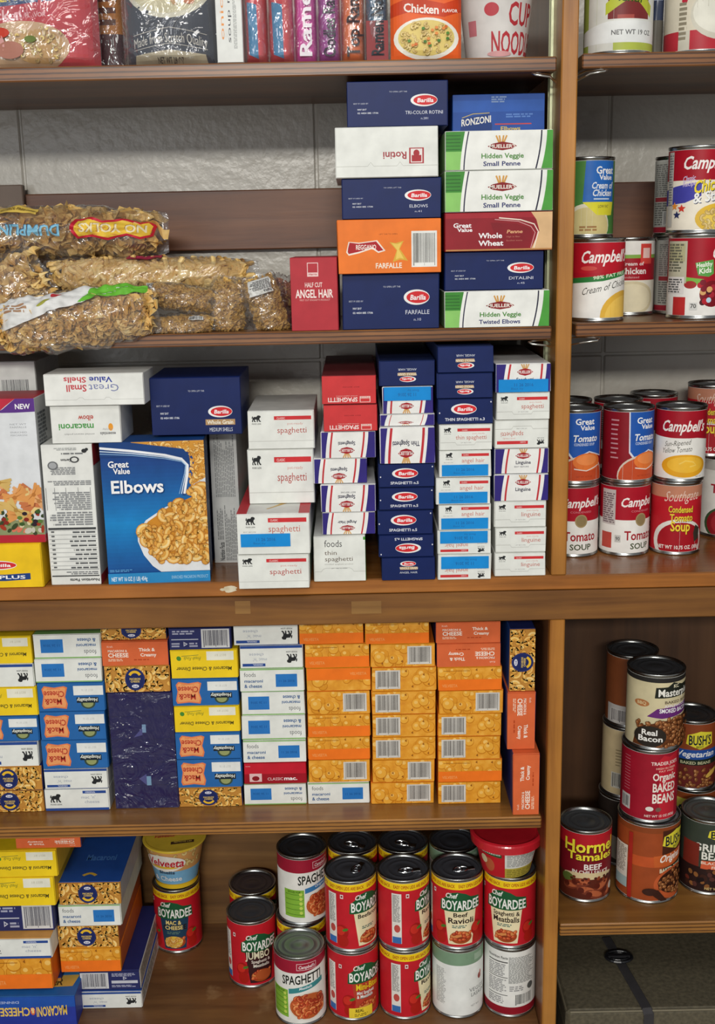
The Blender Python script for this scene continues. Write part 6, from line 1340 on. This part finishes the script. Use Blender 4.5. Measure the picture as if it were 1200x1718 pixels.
def k_onion_t(P): P.T('onion', .16, .70, .58, .86, 'E8964C', 0); P.T('soup mix', .14, .44, .62, .58, '4C4C54', 0); P.lines(.10, .20, .5, .34, 3, 'A8AAA8', 3); P.barcode(.75, .1, .98, .9, 4)
def k_cn(P): P.rect(0, 0, 1, 1, 'D02C3C'); P.rect(.62, .0, .98, 1, 'DC5058'); P.poly([(.2, .06), (.62, .03), (.6, .42), (.16, .44)], '3C88B8'); P.ell(.5, .62, .2, .04, 'E88078'); P.ell(.78, .35, .12, .05, 'E0686C')
def k_txt(bg, fg, t, c2=None):
    def f(P):
        if c2: P.rect(0, 0, 1, .32, c2)
        P.T(t, .04, .20, .52, .78, fg, 1); P.rect(.02, .86, .9, .9, 'F0ECE8')
    return f
def rotated(fn):
    return fn
def side_pack(x0, x1, base, t, fg, label, c2=None, Hm=.15, Y=.02):
    p = pouch(x0, x1, Hm, Y, .04, label, base, None); 
    # lettering running up the packet
    o = [c for c in p.children if c.name.startswith('printed_wrapper')][0]
    a, b = at(x0, 60, Y), at(x1, 60, Y); w = b.x - a.x
    mb = MB(); F = Face(mb, w, Hm, lambda u, v, d: (-w / 2 + u, -.0034 - d * 3 - .0012 * (1 - (2 * u / w - 1) ** 2), v), 90)
    if c2: F.rect(0, .02, .30, .98, c2)
    F.T(t, .04, .22, .62, .78, fg, 1); F.ell(.72, .5, .04, .3, 'E8E0D0')
    mb.build('printed_lettering', p)
    return p
pouch(-40, 160, .19, .008, .05, 'red six-pack bag of chicken noodle soup at the top left', 'C82838', k_six)
pouch(158, 208, .15, .07, .03, 'dark packet with orange top behind the red six-pack', '4A2830', k_dark)
pouch(207, 362, .18, .006, .05, 'dark soup pouch in clear plastic showing a bowl of soup', '2C3444', k_soup)
zt_ = S1T
make_box('soup_mix_box', at(363, 60, .006).x, at(408, 60, .006).x, S1T + .0003, S1T + .15, .006, .09, base='E4E6E2', front=k_onion_t, rot=90, flap=True, label='white onion soup mix box on the top shelf', group='packets on the top shelf')
for x0, x1, w_ in ((410, 447, 'first'), (450, 491, 'second')):
    pouch(x0, x1, .15, .008, .05, w_ + ' red chicken noodle packet right of the white soup mix box', 'D02C3C', k_cn, over=True)
side_pack(494, 531, 'D838A8', 'Ramen', 'F0E8F0', 'pink ramen packet standing on edge', None)
side_pack(534, 571, 'A02C94', 'Oodles Ramen', '2C1430', 'purple ramen packet with dark lettering', None)
side_pack(573, 612, 'E8702C', 'Top Ramen', '30181C', 'orange ramen packet with dark lettering', None)
side_pack(614, 652, '3C6484', 'Ramen Noodle', '181C28', 'blue ramen packet with dark lettering', '8C2C30')
def k_lunch(P):
    P.rect(0, 0, 1, 1, 'E8642C'); P.ell(.5, .48, .44, .10, 'F0D83C'); P.T('Lunch', .22, .415, .80, .50, '1C2C28', 1); P.poly([(0, .35), (.25, .39), (.5, .375), (.75, .35), (1, .39), (1, .30), (.75, .265), (.5, .28), (.25, .30), (0, .27)], 'C8401C'); P.T('Chicken', .18, .305, .68, .36, 'F8F0E8', 1, 0, -.02); P.T('FLAVOR', .72, .295, .94, .315, 'F8F0E8', 1)
    P.ell(.5, .13, .46, .135, 'F0ECE0'); P.ell(.5, .135, .40, .115, 'E4CC78'); P.pile(46, 7, P.h * .018, PAL_EG, lambda u, v: ((u - .5) / .36) ** 2 + ((v - .135) / .10) ** 2 < 1)
    r = random.Random(2)
    for i in range(16): P.ell(r.uniform(.2, .8), r.uniform(.06, .21), .025, .010, r.choice(['D87030', '5C8C3C', 'E89048', '4C7C34']), 8)
pouch(656, 775, .17, .004, .02, 'orange chicken noodle lunch packet with a soup bowl picture', 'E8642C', k_lunch, over=False)
def s_cup(P):
    P.rect(-180, 0, 180, 1, 'D8D4D0'); P.T('CUP', 14, .36, 66, .60, 'B83840', 1); P.T('NOODLES', -16, .06, 90, .30, 'B83840', 1); P.ell(-14, .52, 12, .07, 'C04850'); P.rect(-60, .26, -42, .42, 'C87880'); P.rect(-180, .70, 180, .74, 'B89C78')
    for i in range(60): P.rect(-90 + i * 3, .75, -88.4 + i * 3, .80, 'A88C60')
    P.rect(-180, .81, 180, .84, 'B89C78'); P.ell(0, .06, 22, .03, 'D8A0A0')
p = at(832, 60, .055)
cup(p.x, .055, S1T + .0003, .034, .047, .105, 'white noodle cup with red lettering on the top shelf', 'noodle_cup', paper('D8D4D0', .4), paper('D8D0C0', .35), s_cup)
# right bay top shelf
def s_cann(P):
    P.rect(-180, 0, 180, 1, 'E0E2DC'); P.rect(-180, 0, 180, .08, 'B0BC50'); P.rect(-180, 0, -50, 1, '9CAC50'); P.rect(-70, .0, -20, 1, 'D8D8D0'); P.rect(-30, .32, 44, 1, '7C3030'); P.poly([(-34, .36), (0, .50), (20, .50), (50, .34), (52, .46), (20, .62), (-4, .62), (-34, .48)], 'B8C03C'); P.T('lentil', -14, .50, 28, .58, '3C5018', 1, .2, -.02); P.rect(-6, .72, 30, .94, '7CA83C'); P.poly([(-90, .0), (-90, .22), (-30, .30), (60, .30), (90, .2), (90, .08), (-90, .08)], 'E4E6E4'); P.T('NET WT 19 OZ', -24, .16, 50, .21, '6C6C6C', 1)
    P.rect(-14, .32, 14, .36, 'A85048')
zr = S1T + .0025
make_can(at(1037, 60, .055).x, .055, zr, .0405, .118, s_cann, 'white and green lentil soup can on the top right shelf', group=None)
pouch(1092, 1116, .13, .07, .03, 'dark blue packet between two cans on the top right shelf', '343C54', lambda P: (P.lines(.1, .5, .9, .9, 4, 'A8B0C8', 3), P.rect(0, 0, 1, .35, '5C5850')), right=True, over=False, group=None)
def s_chow(P):
    P.rect(-180, 0, 180, 1, 'D8D0BC'); P.rect(-180, 0, 180, .20, 'B8303C'); P.ell(20, .36, 50, .26, 'D0CCBC'); P.ell(20, .38, 46, .22, 'E4E2D4'); P.rect(-14, .90, 60, 1, 'C83C48'); P.poly([(-46, .50), (-40, .74), (-22, .90), (-12, .86), (-28, .66), (-38, .46)], 'B8283C'); P.rect(-50, 0, -30, .2, 'C8C4B4'); P.lines(-50, .1, -34, .5, 8, '8C8470', 3)
make_can(at(1172, 60, .06).x, .06, zr, .0405, .118, s_chow, 'cream-coloured chowder can with red band, top right corner', group=None)
